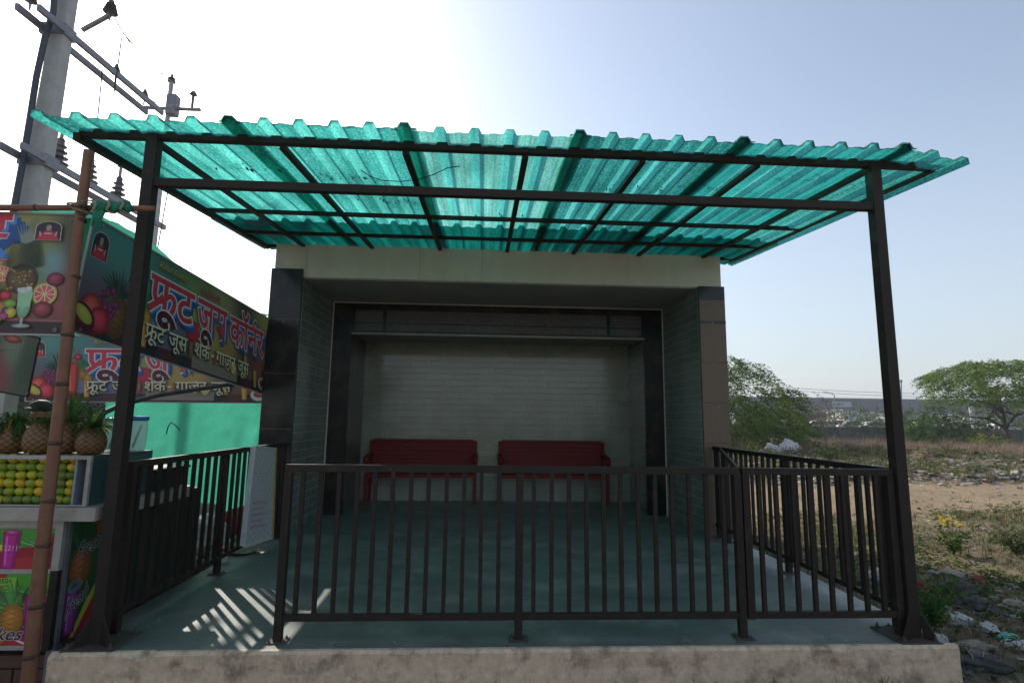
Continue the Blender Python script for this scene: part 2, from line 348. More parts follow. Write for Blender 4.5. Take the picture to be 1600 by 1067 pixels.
# ------------------------------------------------------------------ ground
GZ = -.30
def ground_h(x, y):
    inside = max(0, min(x+1.2, 6.0-x, y+1.2, 7-y))      # flat under the shelter
    k = max(0, 1-inside*3)
    far = min(1, math.hypot(x-2, y)/60)
    n = noise.noise(Vector((x*.55, y*.55, 0)))*.05+noise.noise(Vector((x*2.3, y*2.3, 3)))*.022
    mound = .35*math.exp(-((x-17)**2/60+(y-20)**2/8))+.25*math.exp(-((x-23)**2/20+(y-19)**2/6))
    return GZ+(n*k)*(1-far*.6)+mound*(.6+.8*noise.noise(Vector((x*.9, y*.9, 5))))
def axis(lo, hi, n, c, p=3.0):
    out = []
    for i in range(n+1):
        t_ = -1+2*i/n
        out.append(c+(hi-c if t_ > 0 else c-lo)*math.copysign(abs(t_)**p, t_))
    return out
xs = axis(-900, 900, 300, 4, 4.2); ys = axis(-300, 1500, 300, 4, 4.2)
g = MB(); g.v = [Vector((x, y, ground_h(x, y) if abs(x) < 90 and abs(y) < 90 else GZ)) for y in ys for x in xs]
nx = len(xs)
g.f = [(j*nx+i, j*nx+i+1, (j+1)*nx+i+1, (j+1)*nx+i) for j in range(len(ys)-1) for i in range(nx-1)]
gm, t, b = newmat('dry_soil')
tc = t.nodes.new('ShaderNodeTexCoord')
n1 = noise_node(t, .7, 8, .7); n2 = noise_node(t, 9, 6, .75); n3 = noise_node(t, 45, 4, .8)
soil = ramp(t, n1.outputs[0], [(.35, (.23, .165, .10)), (.6, (.42, .31, .19))])
c_ = mix(t, .35, soil.outputs[0], ramp(t, n2.outputs[0], [(.4, (.12, .085, .055)), (.6, (.42, .32, .21))]).outputs[0])
c_ = mix(t, .3, c_, ramp(t, n3.outputs[0], [(.4, (.10, .08, .06)), (.65, (.45, .36, .26))]).outputs[0])
# the trodden path stays bare, the rest carries leaf mould and dust
sx = t.nodes.new('ShaderNodeSeparateXYZ'); t.links.new(tc.outputs['Object'], sx.inputs[0])
def mnode(op, a, bb):
    x = t.nodes.new('ShaderNodeMath'); x.operation = op
    for i, v in enumerate((a, bb)):
        if isinstance(v, bpy.types.NodeSocket): t.links.new(v, x.inputs[i])
        else: x.inputs[i].default_value = v
    return x.outputs[0]
yy = mnode('SUBTRACT', sx.outputs[1], mnode('MULTIPLY', sx.outputs[0], .12))
yy = mnode('ADD', yy, mnode('MULTIPLY', n1.outputs[0], 2.0))
dist = mnode('ABSOLUTE', mnode('SUBTRACT', yy, 8.2), 0)
pm = ramp(t, mnode('MULTIPLY', dist, .25), [(.6, (0, 0, 0)), (.85, (1, 1, 1))])
mould = ramp(t, n2.outputs[0], [(.35, (.05, .045, .03)), (.55, (.15, .125, .085)), (.7, (.24, .20, .14))])
c_ = mix(t, mnode('MULTIPLY', pm.outputs[0], .5), c_, mould.outputs[0])
t.links.new(c_, b.inputs['Base Color']); b.inputs['Roughness'].default_value = .95; b.inputs['Specular IOR Level'].default_value = .1
bp = t.nodes.new('ShaderNodeBump'); bp.inputs['Distance'].default_value = .08; t.links.new(n2.outputs[0], bp.inputs['Height']); t.links.new(bp.outputs[0], b.inputs['Normal'])
struct(g.build('ground', gm, smooth=True))
rd = MB(); rd.box(-120, 120, -15, -4.6, GZ-.2, GZ+.10)  # unseen pale slab behind the camera, added to bounce warm fill light
struct(rd.build('road', pmat('bounce_road', (.46, .40, .32), (.34, .29, .23), 3, .95)))
# ------------------------------------------------------------------ platform
PL0, PL1, PF = -.122, 4.99, -.10
pf = MB(); nseg = 120
# slab with a slightly worn front arris
def wob(x, k): return noise.noise(Vector((x*3.1, k*7.3, 1)))*.008
rows = []
for i in range(nseg+1):
    x = lerp(PL0, PL1, i/nseg)
    rows.append([(x, 5.9, 0), (x, PF+.045, 0)])
b_ = MB(); b_.box(PL0, PL1, PF+.03, 5.9, GZ-.3, 0); struct(b_.build('platform', paint_floor))
fr = MB()
for i in range(nseg+1):
    x = lerp(PL0-.012, PL1+.012, i/nseg)
    chip = max(0, noise.noise(Vector((x*4.3, 0, 9)))-.25)*.05
    prof = [(PF+.034, .0035), (PF+.008-wob(x, 1)*.4+chip, .0035-chip*.2), (PF-.004+wob(x, 2)*.5, -.012-chip), (PF+wob(x, 3), -.10), (PF-.004+wob(x, 4), -.2), (PF-.01+wob(x, 5), GZ-.1), (PF+.034, GZ-.1)]
    fr.v += [Vector((x, y, z)) for y, z in prof]
    if i:
        k = (i-1)*7
        for j in range(6): fr.f.append((k+j, k+j+1, k+8+j, k+7+j))
fr.f.append(tuple(range(7))); fr.f.append(tuple(nseg*7+j for j in reversed(range(7))))
struct(fr.build('platform_edge', concrete, smooth=False))
# ------------------------------------------------------------------ shelter building
B, C, E = 2.922, 4.19, 5.45
BL, BR, OL, OR = .070, 4.735, -.278, 5.042
ZS, ZT = 2.885, 3.285
sh = thing('bus_shelter', 'cream shelter building with tiled recess between dark granite columns behind the railing', 'shelter', (2.38, B, 0))
MB().box(OL, OR, B, C+.02, ZS+.004, ZT).build('fascia', plaster, sh, bevel=.008)
MB().box(OL, OR, C+.022, E+.25, ZS+.1, ZT-.03).build('roof', plaster, sh)
MB().box(BL+.002, BR-.002, B+.012, C-.008, ZS-.012, ZS).build('ceiling', soffit, sh)
jd = pmat('joint_dirt', (.24, .20, .16), None, 20, .9)
for jx in (1.40, 2.135, .085): MB().box(jx, jx+.003, B-.003, B-.001, ZS+(.02 if jx > .5 else .1), ZT-.01).build('plaster_joint', jd, sh)
MB().box(OL-.02, BL-.012, B-.035, B+.03, 0, ZS+.095).build('column', granite_dark, sh, bevel=.003)['label'] = 'black polished left column'
MB().box(BR+.012, OR+.02, B-.035, B+.03, 0, ZS+.012).build('column', granite_reflection, sh, bevel=.003)['label'] = 'right granite column with a brown reflection in its colour'
for k in range(1, 6):
    MB().box(BR+.011, OR+.021, B-.0365, B-.0345, .47*k+.09, .47*k+.094+(.03 if k == 5 else 0)).build('slab_joint', granite_dark, sh)
    MB().box(OL-.021, BL-.011, B-.0365, B-.0345, .62*k-.1, .62*k-.097).build('slab_joint', jd, sh) if k < 5 else None
MB().box(BR+.014, OR+.018, B-.0375, B-.0345, ZS-.16, ZS+.010).build('column_cap', granite_dark, sh)
MB().box(OL, BL-.012, B+.032, C+.5, 0, ZS).build('side_wall', tile_side, sh)
MB().box(BR+.012, OR, B+.032, C+.5, 0, ZS).build('side_wall', tile_side, sh)
MB().box(BL-.010, BL, B+.002, C, 0, ZS-.013).build('tile_panel', tile_side, sh)
MB().box(BR, BR+.010, B+.002, C, 0, ZS-.013).build('tile_panel', tile_side, sh)
# alcove frame in granite
AL, AR_, AZ = .34, 4.46, 2.447
MB().box(BL+.001, AL, C, C+.05, 0, ZS-.014).build('granite_frame', granite_dark, sh)
MB().box(AR_, BR-.001, C, C+.05, 0, ZS-.014).build('granite_frame', granite_dark, sh)
MB().box(AL+.001, AR_-.001, C+.001, C+.05, AZ, ZS-.014).build('granite_frame', granite_dark, sh)
for (x0, x1) in ((AL+.04, AL+.42), (AL+.47, 3.92), (3.97, AR_-.04)):
    for (z0, z1) in ((AZ+.03, AZ+.125), (AZ+.145, AZ+.315)): MB().box(x0, x1, C-.006, C+.0005, z0, z1).build('reflection_panel', band_painted_reflection, sh, bevel=.001)  # raised brown panels shaped after a reflection in the polished band
MB().box(AL+.001, AR_-.001, C-.012, C+.05, AZ-.028, AZ-.001).build('lintel_lip', soffit, sh)
tr_ = MB(); tr_.box(BL+.002, BL+.014, C-.012, C-.001, 0, ZS-.014); tr_.box(BR-.014, BR-.002, C-.012, C-.001, 0, ZS-.014); tr_.box(BL+.016, BR-.016, C-.012, C-.001, ZS-.026, ZS-.014)
tr_.build('white_trim', plaster, sh)
EL, ER, EZ = .27, 4.56, 2.49
def slab(q, th, dirv):
    mb = MB(); d = Vector(dirv)*th; q = [Vector(p) for p in q]
    mb.add(q+[p+d for p in q], [(0, 1, 2, 3), (7, 6, 5, 4), (0, 4, 5, 1), (1, 5, 6, 2), (2, 6, 7, 3), (3, 7, 4, 0)]); return mb
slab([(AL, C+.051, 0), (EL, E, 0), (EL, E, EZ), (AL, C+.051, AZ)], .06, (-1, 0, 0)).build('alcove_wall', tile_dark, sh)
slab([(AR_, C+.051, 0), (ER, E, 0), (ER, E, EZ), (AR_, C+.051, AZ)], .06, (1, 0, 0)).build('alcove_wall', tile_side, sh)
slab([(AL-.05, C+.051, AZ), (AR_+.05, C+.051, AZ), (ER, E, EZ), (EL, E, EZ)], .05, (0, 0, 1)).build('alcove_ceiling', soffit, sh)
MB().box(EL-.1, ER+.1, E, E+.2, 0, ZS+.08).build('back_wall', tile_back, sh)
MB().box(OL, EL-.05, C+.502, E+.2, 0, ZS+.08).build('rear_wall', plaster, sh)
MB().box(ER+.05, OR, C+.502, E+.2, 0, ZS+.08).build('rear_wall', plaster, sh)
MB().box(OL+.0, OR, E+.202, E+.24, GZ-.1, ZS+.08).build('rear_wall', plaster, sh)
# column fixing studs
for x, z in ((4.90, 2.45), (4.93, 1.45), (-.12, 2.35), (-.1, .9)):
    st_ = MB(); st_.lathe([(.007, 0), (.007, .004), (.003, .006)], (0, 0, 0), 8)
    for q in range(24): st_.v[-24+q] = Vector((x+st_.v[-24+q].x, B-.035-st_.v[-24+q].z, z+st_.v[-24+q].y))
    st_.build('stud', alu, sh)
# ------------------------------------------------------------------ benches
def bench(x0, x1, label):
    y0, y1 = 5.02, 5.42; root = thing('bench', label, 'bench', ((x0+x1)/2, (y0+y1)/2, 0), 'red benches against the tiled back wall')
    # reclined sheet back with pressed ribs
    bk = MB(); n_ = 13
    for side in (0, 1):
        for i in range(n_):
            t_ = i/(n_-1); z = lerp(.56, .95, t_); y = lerp(y1-.10, y1-.015, t_)+(.0018 if i % 2 else -.0018)+side*.012
            bk.v += [Vector((x0+.05, y, z)), Vector((x1-.05, y, z))]
    for s_ in (0, 1):
        for i in range(n_-1):
            a = s_*n_*2+i*2; bk.f.append((a, a+1, a+3, a+2) if not s_ else (a+2, a+3, a+1, a))
    k = n_*2
    bk.f += [(0, k, k+1, 1), (k-2, k-1, 2*k-1, 2*k-2)]+[(i*2, i*2+2, k+i*2+2, k+i*2) for i in range(n_-1)]+[(i*2+1, k+i*2+1, k+i*2+3, i*2+3) for i in range(n_-1)]
    bk.build('backrest', red_metal, root)
    for k in range(5): MB().box(x0+.05, x1-.05, y0+.01+k*.066, y0+.065+k*.066, .43, .445).build('seat_slat', red_metal, root, bevel=.003)
    MB().box(x0+.05, x1-.05, y0-.002, y0+.008, .395, .447).build('seat_front', red_metal, root)
    for x in (x0, x1-.045):
        MB().box(x, x+.045, y0, y0+.045, 0, .62).build('leg', red_metal, root, bevel=.004)
        MB().bar((x+.0225, y1-.05, 0), (x+.0225, y1-.04, .93), .045).build('leg', red_metal, root, bevel=.004)
        MB().tube([(x+.0225, y1-.05, .70), (x+.0225, y0+.12, .70), (x+.0225, y0+.02, .685), (x+.0225, y0-.03, .65), (x+.0225, y0-.02, .61)], .04, 10).build('armrest', red_metal, root, smooth=True)
bench(.43, 2.10, 'red metal bench nearer the green fruit stall side of the recess')
bench(2.44, 4.13, 'red metal bench nearer the right granite column side of the recess')
# ------------------------------------------------------------------ canopy
W = 4.863
ca = thing('canopy', 'green corrugated translucent canopy on black steel posts in front of the shelter', 'canopy', (W/2, 0, 0))
def zr(y): return 3.030+.083*y      # centre of the purlins
PW = .07
for x0 in (0, W-PW):
    p_ = MB(); p_.box(x0, x0+PW, 0, PW, .008, 3.088); po = p_.build('post', black_metal, ca, bevel=.003)
    s_ = -1 if x0 == 0 else 1
    bp_ = MB(); bp_.box(x0-(.09 if s_ < 0 else .12), x0+PW+(.12 if s_ < 0 else .06), -.085, PW+.12, .001, .009); bp_.build('base_plate', rust_plate, ca)
    gs = MB()
    xo = x0 if s_ < 0 else x0+PW
    for (p0, p1) in (((xo+s_*.001, -.002), (xo+s_*.045, -.05)), ((xo-s_*PW, -.002), (xo-s_*PW-s_*.085, -.05)), ((xo, PW+.002), (xo+s_*.03, PW+.08))):
        a0, a1 = Vector((p0[0], p0[1], .0095)), Vector((p1[0], p1[1], .0095)); nn = (a1-a0).normalized().cross(Vector((0, 0, 1)))*.004
        q = [a0, a1, a1+Vector((0, 0, .03)), a0+Vector((0, 0, .15))]
        gs.add([v-nn for v in q]+[v+nn for v in q], [(0, 1, 2, 3), (7, 6, 5, 4), (0, 4, 5, 1), (1, 5, 6, 2), (2, 6, 7, 3), (3, 7, 4, 0)])
    gs.build('gusset', black_metal, ca)
    for bx in ((x0-.07, x0+PW+.09) if s_ < 0 else (x0-.09, x0+PW+.035)):
        for by in (-.06, PW+.095): MB().lathe([(.013, .010), (.013, .022), (.007, .022), (.007, .04)], (bx, by, 0), 6).build('bolt', rust_plate, ca)
MB().bar((-.42, .035, zr(.035)+.028), (5.225, .035, zr(.035)+.022), .05, .05).build('front_beam', black_metal, ca)
MB().bar((PW+.001, .035, 2.745), (W-PW-.001, .035, 2.745), .05, .052).build('lower_beam', black_metal, ca)
PY = [.81, 1.585, 2.36, 3.0]
for y in PY: MB().bar((-.40, y, zr(y)), (5.205, y, zr(y)), .034, .034).build('purlin', black_metal, ca)
for k in range(7):
    x = .035+k*(W-.07)/6
    MB().bar((x, .061, zr(.06)-.004), (x, 3.02, zr(3.02)-.004), .042, .030).build('rafter', black_metal, ca)
for x in (-.425, 5.228): MB().bar((x, .0, zr(0)-.006), (x, 3.04, zr(3.04)-.006), .042, .05).build('edge_beam', black_metal, ca)
# corrugated sheets
SX = [-.52, .60, 1.66, 2.755, 3.81, 4.885, 5.285]
def rib_profile(x0, x1, pitch):
    n_ = max(1, round((x1-x0)/pitch)); p = (x1-x0)/n_; out = []
    for k in range(n_+1):
        c = x0+k*p
        out += [(c-.042, 0), (c-.022, .034), (c+.022, .034), (c+.042, 0)]
        if k < n_: out += [(c+p*.36, .002), (c+p*.42, .006), (c+p*.58, .006), (c+p*.64, .002)]
    return out
def sheet(x0, x1, ya, yb, lift, mat, seed, droop=0):
    pr_ = rib_profile(x0, x1, .215); mb = MB(); ny = 24
    pitch_mid = None
    for j in range(ny+1):
        for i, (x, h) in enumerate(pr_):
            y = lerp(ya, yb, j/ny)
            if j == 0:  # uneven scalloped cut edge
                if h < .01: y += .012+.012*noise.noise(Vector((x*9, seed, 0)))
            z = zr(y)+.0185+lift+h+.003*noise.noise(Vector((x*1.3, y*1.7, seed)))-max(0, x-4.93)*droop
            mb.v.append(Vector((x, y, z)))
    n_ = len(pr_)
    for j in range(ny):
        for i in range(n_-1): mb.f.append((j*n_+i, j*n_+i+1, (j+1)*n_+i+1, (j+1)*n_+i))
    o = mb.build('roof_sheet', mat, ca)
    if mat is not sheet_smooth:
        o.data.materials.append(sheet_rib); hs_ = [h for x, h in pr_]
        for f in o.data.polygons:
            i = f.vertices[0] % n_
            if i+1 < n_ and max(hs_[i], hs_[i+1]) > .03 and 3 < i < n_-5: f.material_index = 1
    return o
mats_f = [sheet_m, sheet_m, sheet_pale, sheet_off_sun, sheet_off_sun_mild, sheet_m]
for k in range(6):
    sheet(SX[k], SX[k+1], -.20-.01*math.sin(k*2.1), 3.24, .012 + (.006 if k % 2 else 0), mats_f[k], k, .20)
SX2 = [-.52, .62, 1.66, 2.755, 3.81, 4.885, 5.285]
for k in range(6):
    sheet(SX2[k], SX2[k+1], 1.95 if k < 4 else 2.1, 3.30, .0 + (.003 if k % 2 else 0), sheet_smooth, 10+k, .10)
# lap seals where neighbouring sheets overlap by one rib
for k in range(1, 6):
    mb = MB(); c = SX[k]; n_ = 40; prof = [(-.062, .0), (-.044, .001), (-.025, .036), (.025, .036), (.044, .001), (.075, .0)]
    for j in range(n_+1):
        y = lerp(-.205, 3.28, j/n_)
        for q, (dx, h) in enumerate(prof):
            jit = .010*noise.noise(Vector((j*1.7, q, k))) if q in (0, 5) else 0
            mb.v.append(Vector((c+dx+jit, y, zr(y)+.0185+.022+h)))
    for j in range(n_):
        for i in range(5): mb.f.append((j*6+i, j*6+i+1, (j+1)*6+i+1, (j+1)*6+i))
    o = mb.build('sheet_lap', lap_m, ca)
# dead tendril of wire lying on the sheet
zc = lambda p: Vector((p[0], p[1], zr(p[1])+.012))
wp = [atz(x, y, 3.10) for x, y in ((565, 262), (578, 273), (595, 281), (625, 283), (655, 279), (680, 268), (700, 256), (718, 253))]
tag(MB().tube([Vector((p.x, p.y, zr(p.y)-.0+.010)) for p in wp], .0035, 6).build('loose_wire', rubber), 'thin loose black wire snagged under the canopy sheets', 'wire')
# ------------------------------------------------------------------ railings
def base_plate(mb, x, y): mb.box(x-.055, x+.055, y-.045, y+.045, .001, .007)
def railing(name, label, p0, p1, posts, group, nb=None, skip=(), endw=.045):
    p0, p1 = Vector(p0), Vector(p1); L = (p1-p0).length; d = (p1-p0)/L
    root = thing(name, label, 'railing', (p0.x, p0.y, 0), group)
    MB().bar(p0+Vector((0, 0, .98)), p1+Vector((0, 0, .98)), .04, .042).build('top_rail', black_metal, root, bevel=.002)
    MB().bar(p0+Vector((0, 0, .13)), p1+Vector((0, 0, .13)), .032, .036).build('bottom_rail', black_metal, root, bevel=.002)
    for s_ in posts:
        q = p0+d*s_
        if s_ in skip:
            MB().bar(q+Vector((0, 0, .11)), q+Vector((0, 0, .958)), endw).build('post', black_metal, root, bevel=.002); continue
        MB().bar(q+Vector((0, 0, .008)), q+Vector((0, 0, .958)), endw).build('post', black_metal, root, bevel=.002)
        mb = MB(); base_plate(mb, q.x, q.y)
        for a, c in ((-.04, -.03), (.04, -.03), (.04, .03), (-.04, .03)): mb.lathe([(.007, .0075), (.007, .016), (.003, .022)], (q.x+a, q.y+c, 0), 6)
        mb.build('foot_plate', rust_plate, root)
    ps = sorted(posts); s_ = 0; k = 0
    n_ = round(L/.1085); sp = L/n_
    for i in range(1, n_):
        q = p0+d*(i*sp)
        if any(abs(i*sp-x) < .045 for x in ps): continue
        jx = random.uniform(-.002, .002)
        MB().bar(q+Vector((jx, 0, .148)), q+Vector((random.uniform(-.002, .002), 0, .959)), .024).build('baluster', black_metal, root)
    return root
fx0 = 1.005
railing('front_railing', 'black steel railing across the front of the platform between gap and right post', (fx0, .045, 0), (3.79, .045, 0), [.02, 1.41, 2.768], 'black railings round the platform')
railing('front_railing', 'short black railing bay joined to the right canopy post', (3.808, .045, 0), (W-PW-.01, .045, 0), [.02, .955], 'black railings round the platform', skip=(.02,))
lr = railing('side_railing', 'black steel railing along the fruit stall side of the platform', (.035, .14, 0), (.035, B-.06, 0), [.03, 1.27, 2.6], 'black railings round the platform')
rr_ = railing('side_railing', 'black steel railing along the open ground side of the platform', (4.845, .14, 0), (4.845, B-.06, 0), [.03, 1.27, 2.43, 2.66], 'black railings round the platform')
br_ = MB().bar((3.80, .067, .985), (4.80, 2.60, .985), .02, .035); tag(br_.build('brace_bar', black_metal), 'flat black brace bar between the front and side railing tops', 'bar')
# ------------------------------------------------------------------ utility poles
px_, py_ = -3.56, 3.5
up = thing('utility_pole', 'tall grey concrete power pole with two steel crossarms behind the fruit banner', 'utility pole', (px_-.02, py_, GZ))
lean = .055
def pole_at(z): return Vector((-3.52+lean*-1*(5.3-z)*.35, py_, z))
mb = MB(); k0 = 0
for z, hw, hd in ((GZ-.2, .13, .11), (4.0, .108, .09), (9.2, .075, .07)):
    p = pole_at(z); mb.v += [p+Vector((a*hw, c*hd, 0)) for a, c in ((-1, -1), (1, -1), (1, 1), (-1, 1))]
for k in (0, 4): mb.f += [(k+i, k+(i+1) % 4, k+4+(i+1) % 4, k+4+i) for i in range(4)]
mb.f += [(3, 2, 1, 0), (8, 9, 10, 11)]
mb.build('pole', concrete_pole, up, bevel=.012)
def arm(z, y0, y1, xoff, gap, dz=0):
    for s_ in (-1, 1):
        a, c = Vector((px_+xoff+s_*gap, y0, z)), Vector((px_+xoff+s_*gap, y1, z+dz))
        MB().bar(a, c, .045, .085).build('crossarm', galv, up)
arm(6.24, 3.0, 5.6, .03, .13, .15); arm(4.45, 3.05, 6.0, .03, .13, .04)
MB().box(px_-.15, px_+.18, py_-.10, py_+.10, 6.20, 6.35).build('clamp', galv, up)
MB().box(px_-.17, px_+.18, py_-.11, py_+.11, 4.38, 4.53).build('clamp', galv, up)
cb = [aty(x, y, 3.32) for x, y in ((88, -60), (83, 20), (70, 60), (57, 120), (46, 190), (36, 250), (24, 315), (12, 380))]
MB().tube(cb, .035, 8).build('cable_duct', pmat('duct_grey', (.05, .06, .085), None, 8, .5), up, smooth=True)
def insulator(base, up_=True, h=.30, parent=up):
    mb = MB(); prof = [(.02, 0)]; s_ = 1 if up_ else -1
    nsk = 4
    for i in range(nsk):
        z = .03+i*(h-.08)/nsk; r_ = .085-.010*i
        prof += [(.035, z), (r_, z+.008), (r_, z+.016), (.035, z+.03)]
    prof += [(.03, h-.05), (.035, h-.03), (.02, h)]
    return prof
def put_ins(p, h=.34, tilt=0, scale=1.0):
    prof = insulator(None, h=h); mb = MB().lathe([(a*scale, z) for a, z in prof], p, 14); o = mb.build('insulator', porcelain, up, smooth=False)
    MB().tube([Vector(p)-Vector((0, 0, .08)), p], .012, 6).build('pin', galv, up)
    return o
for y in (2.35, 3.0, 4.4, 5.3): pass
for x, y in ((90, 262), (138, 285), (183, 312), (224, 335)):
    yy = atx(x, y, px_+.03).y; put_ins(Vector((px_+.03, yy, 4.53)), .40, scale=1.35)
    MB().bar((px_+.03, yy, 4.93), (px_+.03, yy, 5.10), .03, .03).build('isolator_arm', galv, up)
    MB().bar((px_-.02, yy, 5.10), (px_+.17, yy, 5.10), .02, .02).build('isolator_arm', galv, up)
for y in (3.03, 4.6, 5.3): put_ins(Vector((px_+.03, y, 6.30+(y-3)*.055)), .20, scale=.8)
# small outrigger at the pole top
a, c = aty(128, 48, 3.9), aty(172, 24, 3.9)
MB().bar(a, c, .045, .045).build('outrigger', galv, up)
put_ins(c, .24, scale=1.1)
wires = []
def catenary(a, c, sag, n_=16):
    a, c = Vector(a), Vector(c); return [a.lerp(c, i/n_)-Vector((0, 0, sag*4*(i/n_)*(1-i/n_))) for i in range(n_+1)]
def wire(a, c, sag, lab, r_=.010, grp='power line wires'):
    tag(MB().tube(catenary(a, c, sag), r_, 5).build('power_wire', rubber), lab, 'wire', grp)
# farther pole with a small transformer top seen over the canopy
p2 = aty(264, 165, 9.0)
fp = thing('utility_pole', 'farther slim power pole whose top shows just above the canopy edge', 'utility pole', (p2.x, 9.0, GZ))
zt = aty(262, 130, 9.0).z
MB().tube([(p2.x, 9, GZ-.2), (p2.x, 9, zt)], [.075, .05], 8).build('pole', concrete_pole, fp, smooth=True)
MB().box(p2.x-.02, p2.x+.20, 8.9, 9.1, aty(262, 168, 9).z-.2, aty(262, 150, 9).z).build('fuse_box', galv, fp, bevel=.01)
MB().lathe([(.03, 0), (.09, .03), (.09, .05), (.04, .08), (.08, .10), (.08, .12), (.03, .16), (.03, .22)], (p2.x, 9, zt), 12).build('insulator', porcelain, fp)
p3 = aty(302, 150, 9.0)
MB().bar((p2.x-.6, 9, p3.z-.35), (p3.x+.2, 9, p3.z-.35), .06).build('crossarm', galv, fp)
MB().lathe([(.03, -.3), (.03, 0), (.08, .02), (.08, .05), (.03, .12)], p3, 10).build('insulator', porcelain, fp)
wire(aty(180, 30, 3.9), aty(262, 118, 9), .2, 'thin wire from the near pole top down to the farther pole')
wire(aty(192, 52, 3.9), p3, .1, 'thin wire curving from the pole outrigger to the farther insulator')
wire(aty(190, 60, 3.9), (px_+.03, 4.6, 6.55), .6, 'loop of wire dropping from the outrigger to the upper crossarm', .009)
wire(aty(160, 110, 4.2), (px_+.05, 4.35, 4.85), -.02, 'thin wire running down between the two crossarms', .009)
wire(aty(298, 145, 9), aty(228, 150, 6), .25, 'slack wire between the far insulator and the upper crossarm', .009)
wire(aty(262, 300, 4.5), aty(246, 390, 4.5), .0, 'short wire hanging beside the left canopy post', .008)
# ------------------------------------------------------------------ bamboo frame
def bamboo(name, label, a, c, r0, r1, nodes):
    a, c = Vector(a), Vector(c); root = thing(name, label, 'bamboo pole', a, 'bamboo poles of the fruit stall')
    n_ = 40; pts = []; rs = []
    side = (c-a).orthogonal().normalized()
    for i in range(n_+1):
        t_ = i/n_; pts.append(a.lerp(c, t_)+side*(.012*noise.noise(Vector((t_*3, r0*50, 0))))); rs.append(lerp(r0, r1, t_))
    MB().tube(pts, rs, 14).build('culm', bamboo_m, root, smooth=True)
    for t_ in nodes:
        p = a.lerp(c, t_); d = (c-a).normalized(); rr0 = lerp(r0, r1, t_)
        MB().tube([p-d*.012, p-d*.004, p+d*.004, p+d*.012], [rr0*1.0, rr0*1.13, rr0*1.1, rr0*.98], 14).build('node_ring', bamboo_node, root, smooth=True)
    return root
bp0, bp1 = aty(42, 1075, -.13), aty(139, 236, -.13)
bp0 = bp0.lerp(bp1, -.04)
bamboo('bamboo_pole', 'upright red brown bamboo pole in front of the fruit cart', bp0, bp1, .036, .026, (.09, .17, .27, .345, .445, .55, .64, .75, .86))
bamboo('bamboo_pole', 'horizontal bamboo pole lashed across the top of the fruit banners', aty(-260, 322, -.175), aty(241, 326, -.10), .021, .017, (.3, .62, .86))
# lashings
la = MB(); c0 = aty(128, 327, -.14)
for k in range(9):
    a_ = k*.9; p = c0+Vector((random.uniform(-.03, .03), 0, random.uniform(-.03, .03)))
    pts = []
    tilt = random.uniform(-.8, .8)
    for i in range(17):
        th = 2*PI*i/16; pts.append(p+Vector((math.cos(th)*.045, math.sin(th)*.055, math.cos(th)*.045*tilt+math.sin(th)*.012)))
    la.tube(pts, .005, 5, False)
tag(la.build('rope_lashing', rope_m, smooth=True), 'brown jute rope knotted round the crossing bamboo poles', 'rope')
cl = MB(); a, c = aty(146, 324, -.15), aty(205, 322, -.12)
pts = [a.lerp(c, i/14)+Vector((0, 0, .010*math.sin(i*1.3))) for i in range(15)]
cl.tube(pts, [.024+.010*abs(noise.noise(Vector((i*.8, 0, 0))))*2 for i in range(15)], 14)
for k in range(3):
    s_ = pts[2+k]+Vector((0, -.01, -.02)); cl.tube([s_, s_+Vector((-.01, .0, -.05)), s_+Vector((.012*k-.02, 0, -.11))], [.016, .012, .004], 8)
tag(cl.build('cloth_wrap', green_cloth_m, smooth=True), 'green cloth wound round the horizontal bamboo beside the left post', 'cloth')
l2 = MB()
for k in range(3):
    q = a.lerp(c, .12+.36*k)
    l2.tube([q+Vector((.012*math.sin(th_*3), math.sin(th_)*.036, math.cos(th_)*.036)) for th_ in [2*PI*i/16 for i in range(17)]], .0075, 6, False)
tag(l2.build('rope_binding', pmat('pale_rope', (.34, .31, .24), (.22, .20, .16), 40, .9), smooth=True), 'pale rope bound over the green cloth wrap', 'rope')
